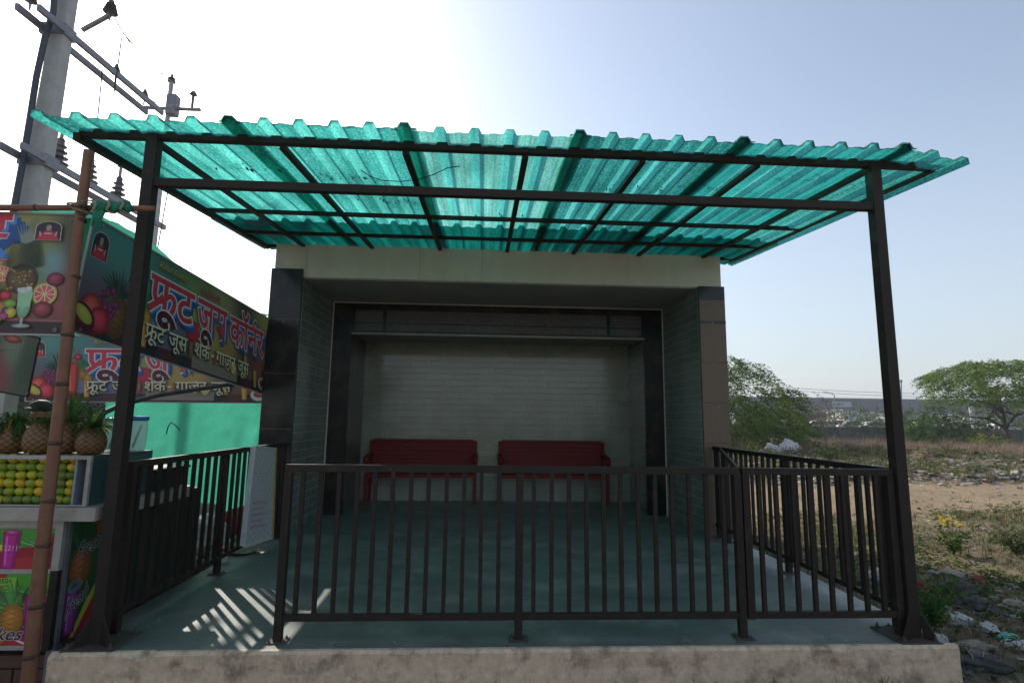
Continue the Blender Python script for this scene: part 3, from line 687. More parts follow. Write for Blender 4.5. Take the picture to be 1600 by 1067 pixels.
# ------------------------------------------------------------------ printed artwork
class Print:
    """flat artwork in its own (u,v) metres, mapped on a quad of the place"""
    def __init__(s, L, H): s.L, s.H = L, H; s.t = []; s.k = 0
    def tris(s, vs, fs, col, bump=True):
        if bump: s.k += 1
        s.t.append(([(p[0], p[1]) for p in vs], list(fs), col, s.k))
    def poly(s, pts, col): s.tris(pts, [tuple(range(len(pts)))], col)
    def grid(s, nu, nv, fn, u0=0, u1=None, v0=0, v1=None):
        u1 = s.L if u1 is None else u1; v1 = s.H if v1 is None else v1; s.k += 1
        for j in range(nv):
            for i in range(nu):
                a, b_, c_, d_ = lerp(u0, u1, i/nu), lerp(u0, u1, (i+1)/nu), lerp(v0, v1, j/nv), lerp(v0, v1, (j+1)/nv)
                s.t.append(([(a, c_), (b_, c_), (b_, d_), (a, d_)], [(0, 1, 2, 3)], fn((a+b_)/2/s.L, (c_+d_)/2/s.H), s.k))
    def ell(s, cx, cy, rx, ry, col, edge=None, rot=0, n=22, rings=5):
        edge = edge or col
        for q in range(rings, 0, -1):
            t_ = q/rings; cc = tuple(lerp(col[i], edge[i], (t_-1/rings)/(1-1/rings+1e-9)) for i in range(3))
            off = (-.18*rx*(1-t_), .22*ry*(1-t_))
            pts = []
            for i in range(n):
                a = 2*PI*i/n; x, y = math.cos(a)*rx*t_+off[0], math.sin(a)*ry*t_+off[1]
                pts.append((cx+x*math.cos(rot)-y*math.sin(rot), cy+x*math.sin(rot)+y*math.cos(rot)))
            s.poly(pts, cc)
    def line(s, pts, w_, col):
        for i in range(len(pts)-1):
            (x0, y0), (x1, y1) = pts[i], pts[i+1]; d = math.hypot(x1-x0, y1-y0) or 1e-6; nx_, ny_ = -(y1-y0)/d, (x1-x0)/d
            wa = w_ if not isinstance(w_, (list, tuple)) else w_[i]; wb = w_ if not isinstance(w_, (list, tuple)) else w_[i+1]
            s.poly([(x0+nx_*wa/2, y0+ny_*wa/2), (x0-nx_*wa/2, y0-ny_*wa/2), (x1-nx_*wb/2, y1-ny_*wb/2), (x1+nx_*wb/2, y1+ny_*wb/2)], col)
            if 0 < i: s.poly([(x0+math.cos(a)*wa/2, y0+math.sin(a)*wa/2) for a in [2*PI*q/10 for q in range(10)]], col)
    def build(s, name, parent, q, nrm, mat=None):
        """q: corners bl, br, tr, tl"""
        mb = MB(); nrm = Vector(nrm).normalized()
        for vs, fs, col, k in s.t:
            out = []
            for u, v in vs:
                u = min(max(u/s.L, 0), 1); v = min(max(v/s.H, 0), 1)
                out.append((q[0].lerp(q[1], u)).lerp(q[3].lerp(q[2], u), v)+nrm*(.0005+k*4e-5))
            mb.add(out, fs, tuple(min(.8, v_*1.6+.008) for v_ in col))
        return mb.build(name, mat or print_m, parent)
_G = {}
def glyph(ch, off=0.0, shear=0.0):
    key = (ch, round(off, 4), round(shear, 3))
    if key in _G: return _G[key]
    c = bpy.data.curves.new('g', 'FONT'); c.body = ch; c.size = 1; c.offset = off; c.shear = shear; c.resolution_u = 4
    o = bpy.data.objects.new('g', c); COL.objects.link(o)
    dg = bpy.context.evaluated_depsgraph_get(); dg.update(); oe = o.evaluated_get(dg); me = oe.to_mesh()
    r_ = ([(v.co.x, v.co.y) for v in me.vertices], [tuple(p.vertices) for p in me.polygons])
    oe.to_mesh_clear(); COL.objects.unlink(o); bpy.data.objects.remove(o); bpy.data.curves.remove(c)
    _G[key] = r_; return r_
_A = {}
def adv(ch):
    if ch in _A: return _A[ch]
    ref = 'H' if ord(ch[0]) < 128 else 'ट'
    def wd(s_):
        v = glyph(s_)[0]; return max(p[0] for p in v)-min(p[0] for p in v)
    _A[ch] = wd(ref+ch+ref)-wd(ref+ref); return _A[ch]
def layout(text):
    """list of (char, x)"""
    x = 0; out = []
    for ch in text:
        if ch == ' ': x += .28; continue
        out.append((ch, x)); x += adv(ch)
    return out, x
def put_text(P, text, x, y, size, layers, xs=1.0, shear=0.0, slope=0.0, extras=None):
    """layers: (colour, offset, dx, dy) from the back forward"""
    lay, wd = layout(text)
    for col, off, dx, dy in layers:
        for ch, cx in lay:
            vs, fs = glyph(ch, off, shear)
            if not fs: continue
            P.tris([(x+(cx+vx)*size*xs+dx*size, y+vy*size+dy*size+slope*((cx+vx)*size*xs)) for vx, vy in vs], fs, col)
        if extras:
            for pts, w_ in extras:
                P.line([(x+a*size*xs+dx*size, y+b_*size+dy*size) for a, b_ in pts], (w_+off*2)*size, col)
    return wd*size*xs
RED = (.42, .035, .06); WHITE = (.62, .60, .58); BLUE = (.015, .07, .22); MAR = (.07, .01, .02); CREAM = (.52, .47, .34); DK = (.02, .018, .02)
def pineapple2(P, x, y, s_, body=(.42, .22, .05), leaf=(.03, .12, .05), lean_=0):
    P.ell(x, y, .30*s_, .42*s_, body, tuple(v*.45 for v in body), lean_)
    for k in range(-2, 3):
        P.line([(x-.26*s_, y+k*.13*s_-.08*s_), (x+.26*s_, y+k*.13*s_+.10*s_)], .014*s_, tuple(v*.4 for v in body))
        P.line([(x-.26*s_, y+k*.13*s_+.10*s_), (x+.26*s_, y+k*.13*s_-.08*s_)], .014*s_, tuple(v*.4 for v in body))
    for k in range(15):
        a = lerp(-1.25, 1.25, k/14); L_ = (.62-.14*abs(a))*s_*random.uniform(.8, 1.15)
        bx, by = x+.10*s_*math.sin(a), y+.36*s_
        c_ = tuple(v*random.uniform(.6, 1.7) for v in leaf)
        P.poly([(bx-.045*s_, by), (bx+.045*s_, by), (bx+math.sin(a)*L_*.7+.02*s_, by+math.cos(a)*L_*.75), (bx+math.sin(a)*L_*1.1, by+math.cos(a)*L_)], c_)
def glass2(P, x, y, w_, h, col, top=None, straw=None):
    edge = tuple(v*.55 for v in col)
    P.poly([(x-w_*.36, y), (x+w_*.36, y), (x+w_*.5, y+h), (x-w_*.5, y+h)], edge)
    P.poly([(x-w_*.28, y+h*.03), (x+w_*.16, y+h*.03), (x+w_*.24, y+h*.97), (x-w_*.38, y+h*.97)], col)
    P.poly([(x-w_*.22, y+h*.1), (x-w_*.14, y+h*.1), (x-w_*.20, y+h*.9), (x-w_*.30, y+h*.9)], tuple(min(.8, v*1.3+.12) for v in col))
    P.ell(x, y+h, w_*.5, w_*.16, top or tuple(min(.8, v*1.2+.1) for v in col), edge, rings=3)
    if straw: P.line([(x+w_*.1, y+h), (x+w_*.35, y+h*1.45), (x+w_*.6, y+h*1.5)], w_*.09, straw)
def goblet2(P, x, y, w_, h, col):
    P.ell(x, y+h*.04, w_*.55, h*.05, (.35, .38, .36), (.16, .18, .17)); P.line([(x, y+h*.05), (x, y+h*.3)], w_*.16, (.3, .34, .32))
    P.ell(x, y+h*.5, w_*.40, h*.28, col, tuple(v*.6 for v in col)); P.poly([(x-w_*.36, y+h*.5), (x+w_*.36, y+h*.5), (x+w_*.46, y+h*.85), (x-w_*.46, y+h*.85)], col)
    for k in range(7): P.ell(x+random.uniform(-.35, .35)*w_, y+h*(.86+random.uniform(0, .12)), w_*.2, h*.06, (.62, .66, .60), (.35, .45, .38), rings=3)
def citrus2(P, x, y, r_, rim=(.55, .42, .08), flesh=(.50, .10, .05), n=9):
    P.ell(x, y, r_, r_, rim, tuple(v*.7 for v in rim), rings=2); P.ell(x, y, r_*.86, r_*.86, (.6, .5, .3), rings=1)
    for k in range(n):
        a0, a1 = 2*PI*(k+.08)/n, 2*PI*(k+.92)/n
        P.poly([(x+math.cos((a0+a1)/2)*r_*.1, y+math.sin((a0+a1)/2)*r_*.1), (x+math.cos(a0)*r_*.8, y+math.sin(a0)*r_*.8), (x+math.cos(a1)*r_*.8, y+math.sin(a1)*r_*.8)], flesh)
def berries(P, x, y, s_, col, n=14):
    for k in range(n):
        a, r_ = random.uniform(0, 2*PI), random.uniform(0, 1)**.5*s_; P.ell(x+math.cos(a)*r_, y+math.sin(a)*r_*.8, s_*.24, s_*.24, tuple(v*random.uniform(.8, 1.3) for v in col), tuple(v*.35 for v in col), rings=4, n=12)
def apple(P, x, y, r_, col): P.ell(x, y, r_, r_*.92, tuple(min(.8, v*1.5+.03) for v in col), tuple(v*.45 for v in col), rings=7, n=26)
def shrine(P, x, y, w_, h):
    """small arched devotional picture with a seated figure in red, kept generic"""
    arc = [(x-w_/2, y), (x+w_/2, y), (x+w_/2, y+h*.66)]+[(x+w_/2*math.cos(a), y+h*.66+h*.34*math.sin(a)) for a in [PI*i/10 for i in range(1, 10)]]+[(x-w_/2, y+h*.66)]
    P.poly([(x+(a-x)*1.07, y-.02*h+(b_-y)*1.05) for a, b_ in arc], (.42, .34, .25)); P.poly(arc, (.03, .018, .035))
    P.poly([(x-w_*.44, y+.02*h), (x+w_*.44, y+.02*h), (x+w_*.36, y+h*.30), (x+w_*.14, y+h*.50), (x-w_*.14, y+h*.50), (x-w_*.36, y+h*.30)], (.42, .03, .05))
    P.ell(x, y+h*.60, w_*.12, h*.11, (.38, .27, .22), (.2, .12, .1)); P.poly([(x-w_*.12, y+h*.67), (x+w_*.12, y+h*.67), (x+w_*.07, y+h*.82), (x-w_*.07, y+h*.82)], (.30, .24, .17))
    for s2 in (-1, 1): P.line([(x+s2*w_*.30, y+h*.22), (x+s2*w_*.34, y+h*.46)], w_*.07, (.38, .28, .22))
    P.ell(x, y+h*.36, w_*.17, h*.03, (.5, .42, .4), rings=1)
def blur(fn_pts, base):
    def f_(u, v):
        wsum, c = .6, [base(u, v)[i]*.6 for i in range(3)]
        for (pu, pv, r_, col) in fn_pts:
            k = math.exp(-(((u-pu)*3.2)**2+(v-pv)**2)/(r_*r_))*2.2
            wsum += k
            for i in range(3): c[i] += col[i]*k
        return tuple(x/wsum for x in c)
    return f_
# rakar stroke and u-curl that the big title needs
RAK = [([(.30, .20), (.16, .06), (.03, -.04)], .085)]
def main_banner(with_left=True):
    P = Print(3.3, .86); L, H = P.L, P.H
    pts = [(.02, .9, .35, (.05, .22, .24)), (.17, .8, .3, (.06, .25, .22)), (.30, .9, .3, (.05, .16, .14)), (.27, .35, .3, (.10, .20, .35)), (.43, .8, .25, (.16, .25, .08)),
           (.48, .6, .2, (.28, .30, .08)), (.57, .3, .22, (.35, .28, .06)), (.65, .8, .25, (.30, .30, .15)), (.66, .45, .2, (.42, .25, .05)), (.78, .85, .25, (.06, .05, .05)),
           (.85, .5, .3, (.10, .05, .04)), (.97, .9, .3, (.42, .36, .12)), (.94, .4, .25, (.32, .07, .05)), (.6, .1, .2, (.24, .20, .15)), (.4, .1, .25, (.12, .07, .08)), (.1, .1, .3, (.14, .02, .05)), (.02, .4, .3, (.10, .06, .10)), (.35, .5, .2, (.10, .08, .25))]
    P.grid(90, 26, blur(pts, lambda u, v: (.10, .10, .10)))
    P.grid(60, 3, lambda u, v: (.05+.03*math.sin(u*40), .025, .03), v1=.11)
    P.grid(24, 4, lambda u, v: (.20, .175, .145), u0=1.55, u1=2.45, v0=.03, v1=.14)
    shrine(P, .14, .58, .17, .20)
    # fruit heap and glass on the left
    for k in range(10): P.line([(.25+.03*k, .18), (.22+.045*k, .70-abs(k-5)*.05)], [.006, .002], (.28, .06, .10))
    pineapple2(P, .44, .22, .42, (.20, .10, .04), (.02, .05, .03)); P.ell(.36, .32, .05, .04, (.04, .22, .06), (.02, .1, .03))
    berries(P, .32, .30, .13, (.26, .05, .16), 26); apple(P, .16, .22, .11, (.42, .05, .04)); apple(P, .26, .14, .11, (.46, .02, .05))
    P.ell(.10, .13, .13, .09, (.13, .02, .04), (.05, .01, .02), -.5); P.ell(.10, .15, .10, .05, (.42, .38, .06), (.30, .28, .06), -.5)
    glass2(P, .60, .12, .15, .38, (.46, .06, .04), (.40, .02, .04), (.45, .05, .06)); apple(P, .66, .58, .05, (.42, .02, .03)); berries(P, .60, .08, .06, (.4, .02, .03), 8)
    P.line([(.55, .66), (.50, .84)], .01, (.12, .08, .10)); P.line([(.60, .64), (.57, .86)], .006, (.08, .05, .06))
    pineapple2(P, .74, .36, .22); pineapple2(P, .80, .30, .2, (.5, .28, .04)); glass2(P, .79, .06, .10, .20, (.50, .24, .05))
    for x, y, r_, c_ in ((1.50, .33, .07, (.42, .02, .05)), (1.66, .22, .05, (.5, .12, .04))): apple(P, x, y, r_, c_)
    P.poly([(1.42, .28), (1.62, .26), (1.60, .44), (1.44, .46)], (.38, .02, .05))
    citrus2(P, 2.22, .20, .085, (.50, .40, .06), (.52, .22, .04)); citrus2(P, 2.34, .16, .06, (.45, .42, .08), (.5, .3, .06))
    glass2(P, 2.62, .10, .09, .26, (.40, .20, .06), None, (.5, .5, .5)); apple(P, 3.02, .66, .03, (.4, .05, .04)); apple(P, 3.10, .69, .025, (.4, .05, .04)); citrus2(P, 3.15, .30, .08)
    glass2(P, 2.86, .04, .09, .17, (.52, .25, .04)); P.ell(3.05, .10, .11, .075, (.55, .54, .50), (.4, .4, .4)); P.ell(3.05, .11, .07, .04, (.40, .04, .05), (.2, .02, .03))
    # handwriting style name and phone number
    put_text(P, 'Rahul Kumar', .86, .755, .085, [(DK, .03, .03, -.03), ((.45, .36, .08), .0, 0, 0)], 1.05, .45)
    put_text(P, '6367671695', 1.58, .72, .085, [((.30, .03, .04), .012, 0, 0)], .95)
    big = [(BLUE, .045, .07, -.07), (BLUE, .045, .11, -.11), ((.04, .16, .42), .04, .05, -.04), (WHITE, .048, 0, 0), (RED, .018, 0, 0)]
    # title: each word placed at its own spot
    def fit(word, x0, x1, y, size, lay_, mlay, extras=None, marks=()):
        wd = layout(word)[1]; xs = (x1-x0)/(wd*size)
        put_text(P, word, x0, y, size, lay_, xs, extras=extras)
        for ch, mx in marks: put_text(P, ch, x0+mx*size*xs, y, size, mlay, xs)
    ml = [(WHITE, .06, 0, 0), (MAR, .03, 0, 0)]
    fit('फट', .78, 1.47, .40, .44, big, ml, [([(.36, .30), (.20, .13), (.02, -.02)], .10)], [('ू', .62)])
    fit('जस', 1.55, 2.14, .40, .44, big, ml, None, [('ू', .58)])
    fit('कॉनर', 2.22, 3.06, .40, .42, big, ml, [([(1.36, .62), (1.38, .74), (1.46, .79), (1.53, .74)], .06)])
    sub = [(DK, .05, .02, -.03), (CREAM, .012, 0, 0)]
    fit('फट', .78, 1.06, .145, .19, sub, sub, [([(.36, .30), (.20, .13), (.02, -.02)], .06)], [('ू', .62)])
    for wd_, x0, x1 in (('जूस', 1.12, 1.41), ('शेक', 1.54, 1.82), ('गाजर', 1.95, 2.36), ('जूस', 2.42, 2.68)): fit(wd_, x0, x1, .145, .19, sub, sub)
    P.line([(1.85, .20), (1.90, .20)], .02, CREAM)
    for x in (1.475, 1.925): P.ell(x, .19, .02, .07, (.42, .12, .08), (.25, .05, .05))
    return P
def left_banner():
    P = Print(1.60, .80); k = .00421; ox = 1.60-128*k
    def X(zx): return ox+zx*.1967*k
    def Y(zy): return (524-(320+zy*.1968))*k
    def S(z): return z*.1967*k
    pts = [(.68, .95, .5, (.34, .36, .10)), (.82, .85, .3, (.22, .24, .10)), (.97, .9, .2, (.07, .06, .05)), (.90, .45, .2, (.10, .22, .14)), (.92, .58, .10, (.16, .34, .46)), (.76, .2, .3, (.14, .03, .04)), (.97, .3, .2, (.28, .05, .08)), (.70, .4, .3, (.36, .12, .05)), (.3, .5, .6, (.10, .25, .28))]
    P.grid(80, 34, blur(pts, lambda u, v: (.08, .08, .05)))
    P.grid(40, 3, lambda u, v: (.035, .02, .022), v1=Y(910)); P.poly([(0, Y(912)), (1.6, Y(935)), (1.6, Y(915)), (0, Y(890))], (.25, .10, .08))
    # end of the big painted word
    put_text(P, 'कॉन', .04, .34, .60, [(BLUE, .045, .16, -.16), (BLUE, .045, .10, -.10), ((.05, .2, .5), .04, .05, -.05), (WHITE, .05, 0, 0), (RED, .02, 0, 0)], 1.0)
    put_text(P, 'र', X(-95), Y(420), .46, [(BLUE, .05, .22, -.22), (BLUE, .045, .16, -.16), (BLUE, .045, .10, -.10), ((.05, .2, .5), .04, .05, -.05), (WHITE, .05, 0, 0), (RED, .03, 0, 0)], 1.0)
    P.poly([(X(-120), Y(228)), (X(155), Y(232)), (X(140), Y(282)), (X(-120), Y(278))], WHITE); P.poly([(X(-120), Y(234)), (X(148), Y(238)), (X(136), Y(276)), (X(-120), Y(272))], RED)
    glass2(P, X(150), Y(560), S(90), S(110), (.40, .16, .08)); apple(P, X(40), Y(640), S(80), (.38, .06, .04)); citrus2(P, X(150), Y(560), S(70), (.5, .3, .05), (.5, .12, .06)); apple(P, X(60), Y(680), S(70), (.30, .03, .04)); apple(P, X(195), Y(735), S(45), (.42, .02, .04))
    for q in range(16): P.line([(X(300+4*q-30), Y(330)), (X(200+22*q), Y(90+abs(q-6)*14))], [.016, .002], (.19, .22, .17))
    P.ell(X(295), Y(600), S(115), S(120), (.20, .13, .05), (.05, .03, .02)); 
    for q in range(26): P.ell(X(random.uniform(205, 385)), Y(random.uniform(520, 690)), S(22), S(16), (.30, .20, .07), (.10, .06, .02), rings=2, n=10)
    for q in range(30):
        t_ = q/29; sgn = 1 if q % 2 else -1; yy_ = lerp(520, 300, t_); P.poly([(X(290-12), Y(yy_+25)), (X(290+12), Y(yy_+25)), (X(290+sgn*lerp(170, 120, t_)), Y(yy_-30)), (X(290+sgn*lerp(110, 90, t_)), Y(yy_-22))], (.022, .035+.02*random.random(), .025))
    pineapple2(P, X(115), Y(775), S(170), (.42, .26, .10), (.03, .22, .12))
    citrus2(P, X(480), Y(720), S(92), (.50, .42, .06), (.50, .09, .09)); apple(P, X(480), Y(840), S(70), (.22, .03, .04)); apple(P, X(540), Y(600), S(60), (.2, .02, .05))
    P.ell(X(60), Y(820), S(85), S(28), (.32, .42, .12), (.16, .24, .06)); P.ell(X(165), Y(830), S(60), S(48), (.52, .22, .06), (.3, .1, .03)); P.ell(X(160), Y(830), S(22), S(18), DK, DK)
    P.ell(X(245), Y(800), S(48), S(34), (.22, .40, .06), (.1, .2, .04)); apple(P, X(222), Y(852), S(26), (.06, .04, .16)); P.ell(X(262), Y(870), S(40), S(40), (.50, .44, .05), (.3, .25, .04)); P.ell(X(215), Y(900), S(36), S(28), (.45, .08, .22), (.2, .03, .1))
    citrus2(P, X(70), Y(925), S(52), (.16, .05, .09), (.32, .04, .08)); P.ell(X(168), Y(925), S(38), S(38), (.18, .40, .06), (.1, .2, .03)); P.ell(X(168), Y(925), S(14), S(14), (.5, .5, .4)); berries(P, X(10), Y(880), S(40), (.28, .02, .08), 9)
    goblet2(P, X(350), Y(985), S(120), S(330), (.24, .46, .28))
    shrine(P, X(445), Y(290), S(180), S(150))
    return P
def side_banner():
    P = Print(.6, .8)
    P.grid(24, 26, blur([(.2, .9, .3, (.25, .10, .10)), (.7, .8, .3, (.25, .32, .30)), (.6, .3, .3, (.35, .08, .12)), (.9, .5, .3, (.06, .12, .10))], lambda u, v: (.14, .14, .13)))
    pineapple2(P, .22, .36, .36, (.20, .12, .08), (.06, .10, .06)); berries(P, .22, .30, .10, (.42, .10, .16), 16); apple(P, .18, .20, .11, (.50, .08, .10)); apple(P, .42, .72, .06, (.45, .10, .10)); P.ell(.05, .68, .09, .12, (.40, .10, .10), (.2, .05, .05))
    return P
def banner(label, P, q, nrm, border=(.30, .29, .28), edge_mat=None):
    """q bl br tr tl ; a vinyl sheet with hemmed edge"""
    root = thing('banner', label, 'banner', q[0], 'printed vinyl banners of the fruit stall'); nrm = Vector(nrm).normalized()
    a = [p.copy() for p in q]; c = [p-nrm*.006 for p in q]
    MB().add(a+c, [(0, 1, 2, 3), (7, 6, 5, 4), (0, 4, 5, 1), (1, 5, 6, 2), (2, 6, 7, 3), (3, 7, 4, 0)]).build('vinyl_sheet', vinyl_m, root)
    P.build('print', root, q, nrm)
    hm = MB()
    for i in range(4):
        p0, p1 = q[i]+nrm*.003, q[(i+1) % 4]+nrm*.003; hm.bar(p0, p1, .016, .010)
    hm.build('hem', edge_mat or vinyl_m, root)
    for (i, j) in ((3, 2), (0, 1)):
        for t_ in (.03, .97):
            p = q[i].lerp(q[j], t_); ins = (q[(i+2) % 4 if i == 3 else 3]-q[i])*.0
            c_ = p+Vector((0, 0, -.03 if i == 3 else .03))+nrm*.009
            pts = [c_+Vector((math.cos(a_)*.009, 0, math.sin(a_)*.009)) for a_ in [2*PI*k/8 for k in range(9)]]
            MB().tube(pts, .0028, 5, False).build('eyelet', alu, root)
    return root
# banner facing the road at the far left
bw = aty(127, 336, -.10); bl = aty(99, 524, -.10); ww = 1.12
banner('fruit print banner with big pineapple facing the road at the left edge', left_banner(), [bl+Vector((-1.52, 0, .0)), bl, bw, bw+Vector((-1.52, 0, -.012))], (0, -1, 0))
# long banner running back beside the railing
n0, n1 = aty(146, 338, .35), aty(106, 516, .35); f0, f1 = aty(421, 499, 3.2), aty(421, 619, 3.2)
ln = (f1-n1).cross(n0-n1).normalized()
def on_plane(x, y, p, n_): d = ray(x, y); return CC+d*((p-CC).dot(n_)/d.dot(n_))
f0 = on_plane(421, 499, n1, ln)
banner('long fruit juice banner slanting back along the stall side above the railing', main_banner(), [n1, f1, f0, n0], ln, (.3, .29, .28))
c1_, c2_, c3_, c4_ = aty(40, 627, 3.9), aty(434, 630, 3.9), aty(434, 527, 3.9), aty(44, 524, 3.9)
banner('fruit juice banner hung across the back of the stall below the slanting one', main_banner(), [c1_, c2_, c3_, c4_], (0, -1, 0))
d1_, d2_, d3_ = aty(-90, 596, 1.0), aty(43, 620, 1.6), aty(62, 528, 1.6); d4_ = on_plane(-90, 500, d1_, (d2_-d1_).cross(d3_-d1_).normalized())
banner('faded pink fruit banner with black edge hanging inside the stall at left', side_banner(), [d1_, d2_, d3_, d4_], (d2_-d1_).cross(d4_-d1_)*-1 if (d2_-d1_).cross(d4_-d1_).y > 0 else (d2_-d1_).cross(d4_-d1_), edge_mat=rubber)
# ------------------------------------------------------------------ tarpaulins
def cloth(name, label, q, nu, nv, wr, mat=tarp_m, sag=0, folds=None, nrm=None):
    nrm = Vector(nrm) if nrm else (q[1]-q[0]).cross(q[3]-q[0]).normalized(); mb = MB()
    for j in range(nv+1):
        for i in range(nu+1):
            u, v = i/nu, j/nv; p = q[0].lerp(q[1], u).lerp(q[3].lerp(q[2], u), v)
            h = wr*(noise.noise(Vector((u*7, v*5, wr*90)))+.5*noise.noise(Vector((u*19, v*13, 3))))
            if folds: h += folds(u, v)
            p = p+nrm*h-Vector((0, 0, sag*math.sin(PI*u)*math.sin(PI*v)))
            mb.v.append(p)
    n_ = nu+1
    mb.f = [(j*n_+i, j*n_+i+1, (j+1)*n_+i+1, (j+1)*n_+i) for j in range(nv) for i in range(nu)]
    return tag(mb.build(name, mat, smooth=True), label, 'tarpaulin', 'green shade cloths of the stall')
def fold_fan(u, v):
    # creases fanning from the lower right tie
    x, y = u-.80, v+.15; a = math.atan2(y, x); r_ = math.hypot(x, y); k = math.exp(-((a-1.0)/.45)**2)
    return k*.06*math.sin(a*36+3*noise.noise(Vector((u*4, v*4, 0))))*min(1, r_*1.2)
cloth('shade_cloth', 'bright green shade cloth forming the back wall of the fruit stall', [aty(165, 800, 4.3), aty(440, 800, 4.3), aty(440, 600, 4.3), aty(165, 600, 4.3)], 110, 60, .02, folds=fold_fan)
cloth('shade_cloth', 'strip of green shade cloth above the rear fruit banner', [aty(-40, 534, 4.02), aty(330, 532, 4.02), aty(330, 515, 4.02), aty(-40, 515, 4.02)], 50, 6, .02)
r0_ = n0+Vector((-.02, .02, .02)); rX = Vector((-2.6, 0, -.45))
t1 = n0.lerp(f0, .46)+Vector((-.02, 0, .0))
hump = lambda u, v: .05*math.sin(PI*v)
cloth('shade_cloth', 'green shade cloth roof of the stall showing over the slanting banner', [r0_+rX, r0_+Vector((.0, -.12, .02)), t1+Vector((0, 0, -.005)), t1+rX], 60, 30, .03, folds=lambda u, v: -.045*math.sin(PI*v)*u, nrm=(0, 0, -1))
t2, t3 = n0.lerp(f0, .90), n0.lerp(f0, 1.0)
cloth('shade_cloth', 'small green cloth flap above the far end of the slanting banner', [t2+Vector((-.5, 0, -.02)), t2+Vector((.0, 0, .003)), t3+Vector((0, .15, .07)), t3+Vector((-.5, .1, .05))], 20, 12, .01)
# narrow cloth between the pole and the slanting banner
cloth('shade_cloth', 'narrow pale green cloth hanging between upright bamboo and slanting banner', [aty(100, 520, .45), aty(112, 520, .45), aty(146, 340, .45), aty(122, 340, .45)], 8, 20, .01)
# stall frame post at the back and the black drooping strut
tag(MB().tube([aty(196, 640, 4.2), aty(190, 725, 4.2), aty(186, 800, 4.2)], .025, 8).build('stall_post', rubber), 'dark upright pipe in front of the green back cloth', 'post')
sp_ = [aty(x, y, Y) for x, y, Y in ((120, 668, 2.5), (150, 651, 2.6), (190, 632, 2.8), (250, 617, 3.1), (310, 608, 3.4), (358, 601, 3.7), (372, 600, 3.8))]
tag(MB().tube(sp_, .026, 10).build('bent_pipe', rubber, smooth=True), 'black bent pipe rising across the rear banner', 'pipe')
hk = [aty(x, y, 4.2) for x, y in ((260, 678), (262, 668), (267, 660), (274, 664), (281, 672))]
tag(MB().tube(hk, .008, 6).build('wire_hook', rubber), 'small black wire hook poking through the green cloth', 'hook')
# ------------------------------------------------------------------ fruit cart
CX = -.235      # right face of the cart
ct = thing('fruit_cart', 'fruit juice cart with printed juice posters and an aluminium counter edge', 'cart', (CX-.9, .8, GZ))
zl0, zl1 = .674, .752
MB().box(-2.4, -.03, -.02, 1.05, zl0, zl1).build('counter', pmat('counter_sheet', (.42, .38, .33), (.33, .29, .25), 14, .5, .7, c3=(.28, .23, .18), s3=5, th=(.5, .7)), ct, bevel=.006)
MB().box(-2.3, CX-.012, .072, 1.6, -.03, zl0-.002).build('cabinet', pmat('cabinet_board', (.20, .17, .14), None, 6, .8), ct)
fm = MB(); zt_ = aty(98, 818, .06).z
for z0, z1 in ((.625, .672), (.375, .40), (-.035, -.01)): fm.box(-2.3, CX-.045, .045, .071, z0, z1)
fm.build('front_rail', alu, ct)
MB().box(CX-.044, CX-.002, .04, .071, .392, .672).build('corner_strip', alu, ct); MB().box(CX-.044, CX-.002, .04, .071, -.04, .390).build('corner_strip', black_metal, ct)
MB().box(CX-.006, CX+.012, .073, .10, -.10, .672).build('corner_angle', galv, ct)
for x in (CX-.05, -2.2): MB().box(x, x+.05, .09, .14, GZ-.02, -.03).build('leg', galv, ct)
for x in (CX-.05, -2.2): MB().box(x, x+.05, 1.5, 1.55, GZ-.02, -.03).build('leg', galv, ct)
GR = (.03, .20, .03); GR2 = (.08, .36, .05); MAG = (.42, .01, .22); ORG = (.55, .26, .03)
def streaks(P, n_, c_): 
    for k in range(n_):
        x, y = random.uniform(0, P.L), random.uniform(0, P.H); P.line([(x, y), (x+random.uniform(.03, .1), y-random.uniform(.01, .05)), (x+random.uniform(.1, .2), y-random.uniform(.03, .06))], .003, c_)
FW = [((.55, .55, .5), .035, .0, 0), (DK, .012, 0, 0)]
# upper strip
P = Print(.9, .22); P.grid(40, 12, lambda u, v: (lerp(.02, .06, v), lerp(.12, .28, v), .03)); streaks(P, 22, (.35, .5, .3))
P.ell(.78, -.02, .26, .14, (.35, .02, .03), (.25, .01, .02), rings=2); P.poly([(.44, .05), (.66, .16), (.70, .13), (.46, .02)], (.5, .45, .03)); P.poly([(.40, 0), (.55, 0), (.62, .1), (.42, .06)], (.35, .03, .03))
P.ell(.52, .10, .10, .02, ORG, (.4, .12, .02), .7)
glass2(P, .40, .02, .07, .19, (.30, .36, .32), (.5, .5, .48)); glass2(P, .66, .0, .10, .20, MAG); put_text(P, '2211', .625, .10, .04, [((.55, .3, .45), .01, 0, 0)]); glass2(P, .86, -.02, .1, .20, (.30, .01, .03))
P.poly([(.80, .09), (.88, .095), (.88, .155), (.80, .15)], (.20, .38, .04)); put_text(P, 'FRESH', .805, .127, .026, [(DK, .012, 0, 0)], .85); put_text(P, 'JUICE', .81, .10, .026, [(DK, .012, 0, 0)], .85)
xr = CX-.046; q = [Vector((xr-.9, .05, .402)), Vector((xr, .05, .402)), Vector((xr, .05, .622)), Vector((xr-.9, .05, .622))]
P.build('poster_strip', ct, q, (0, -1, 0))
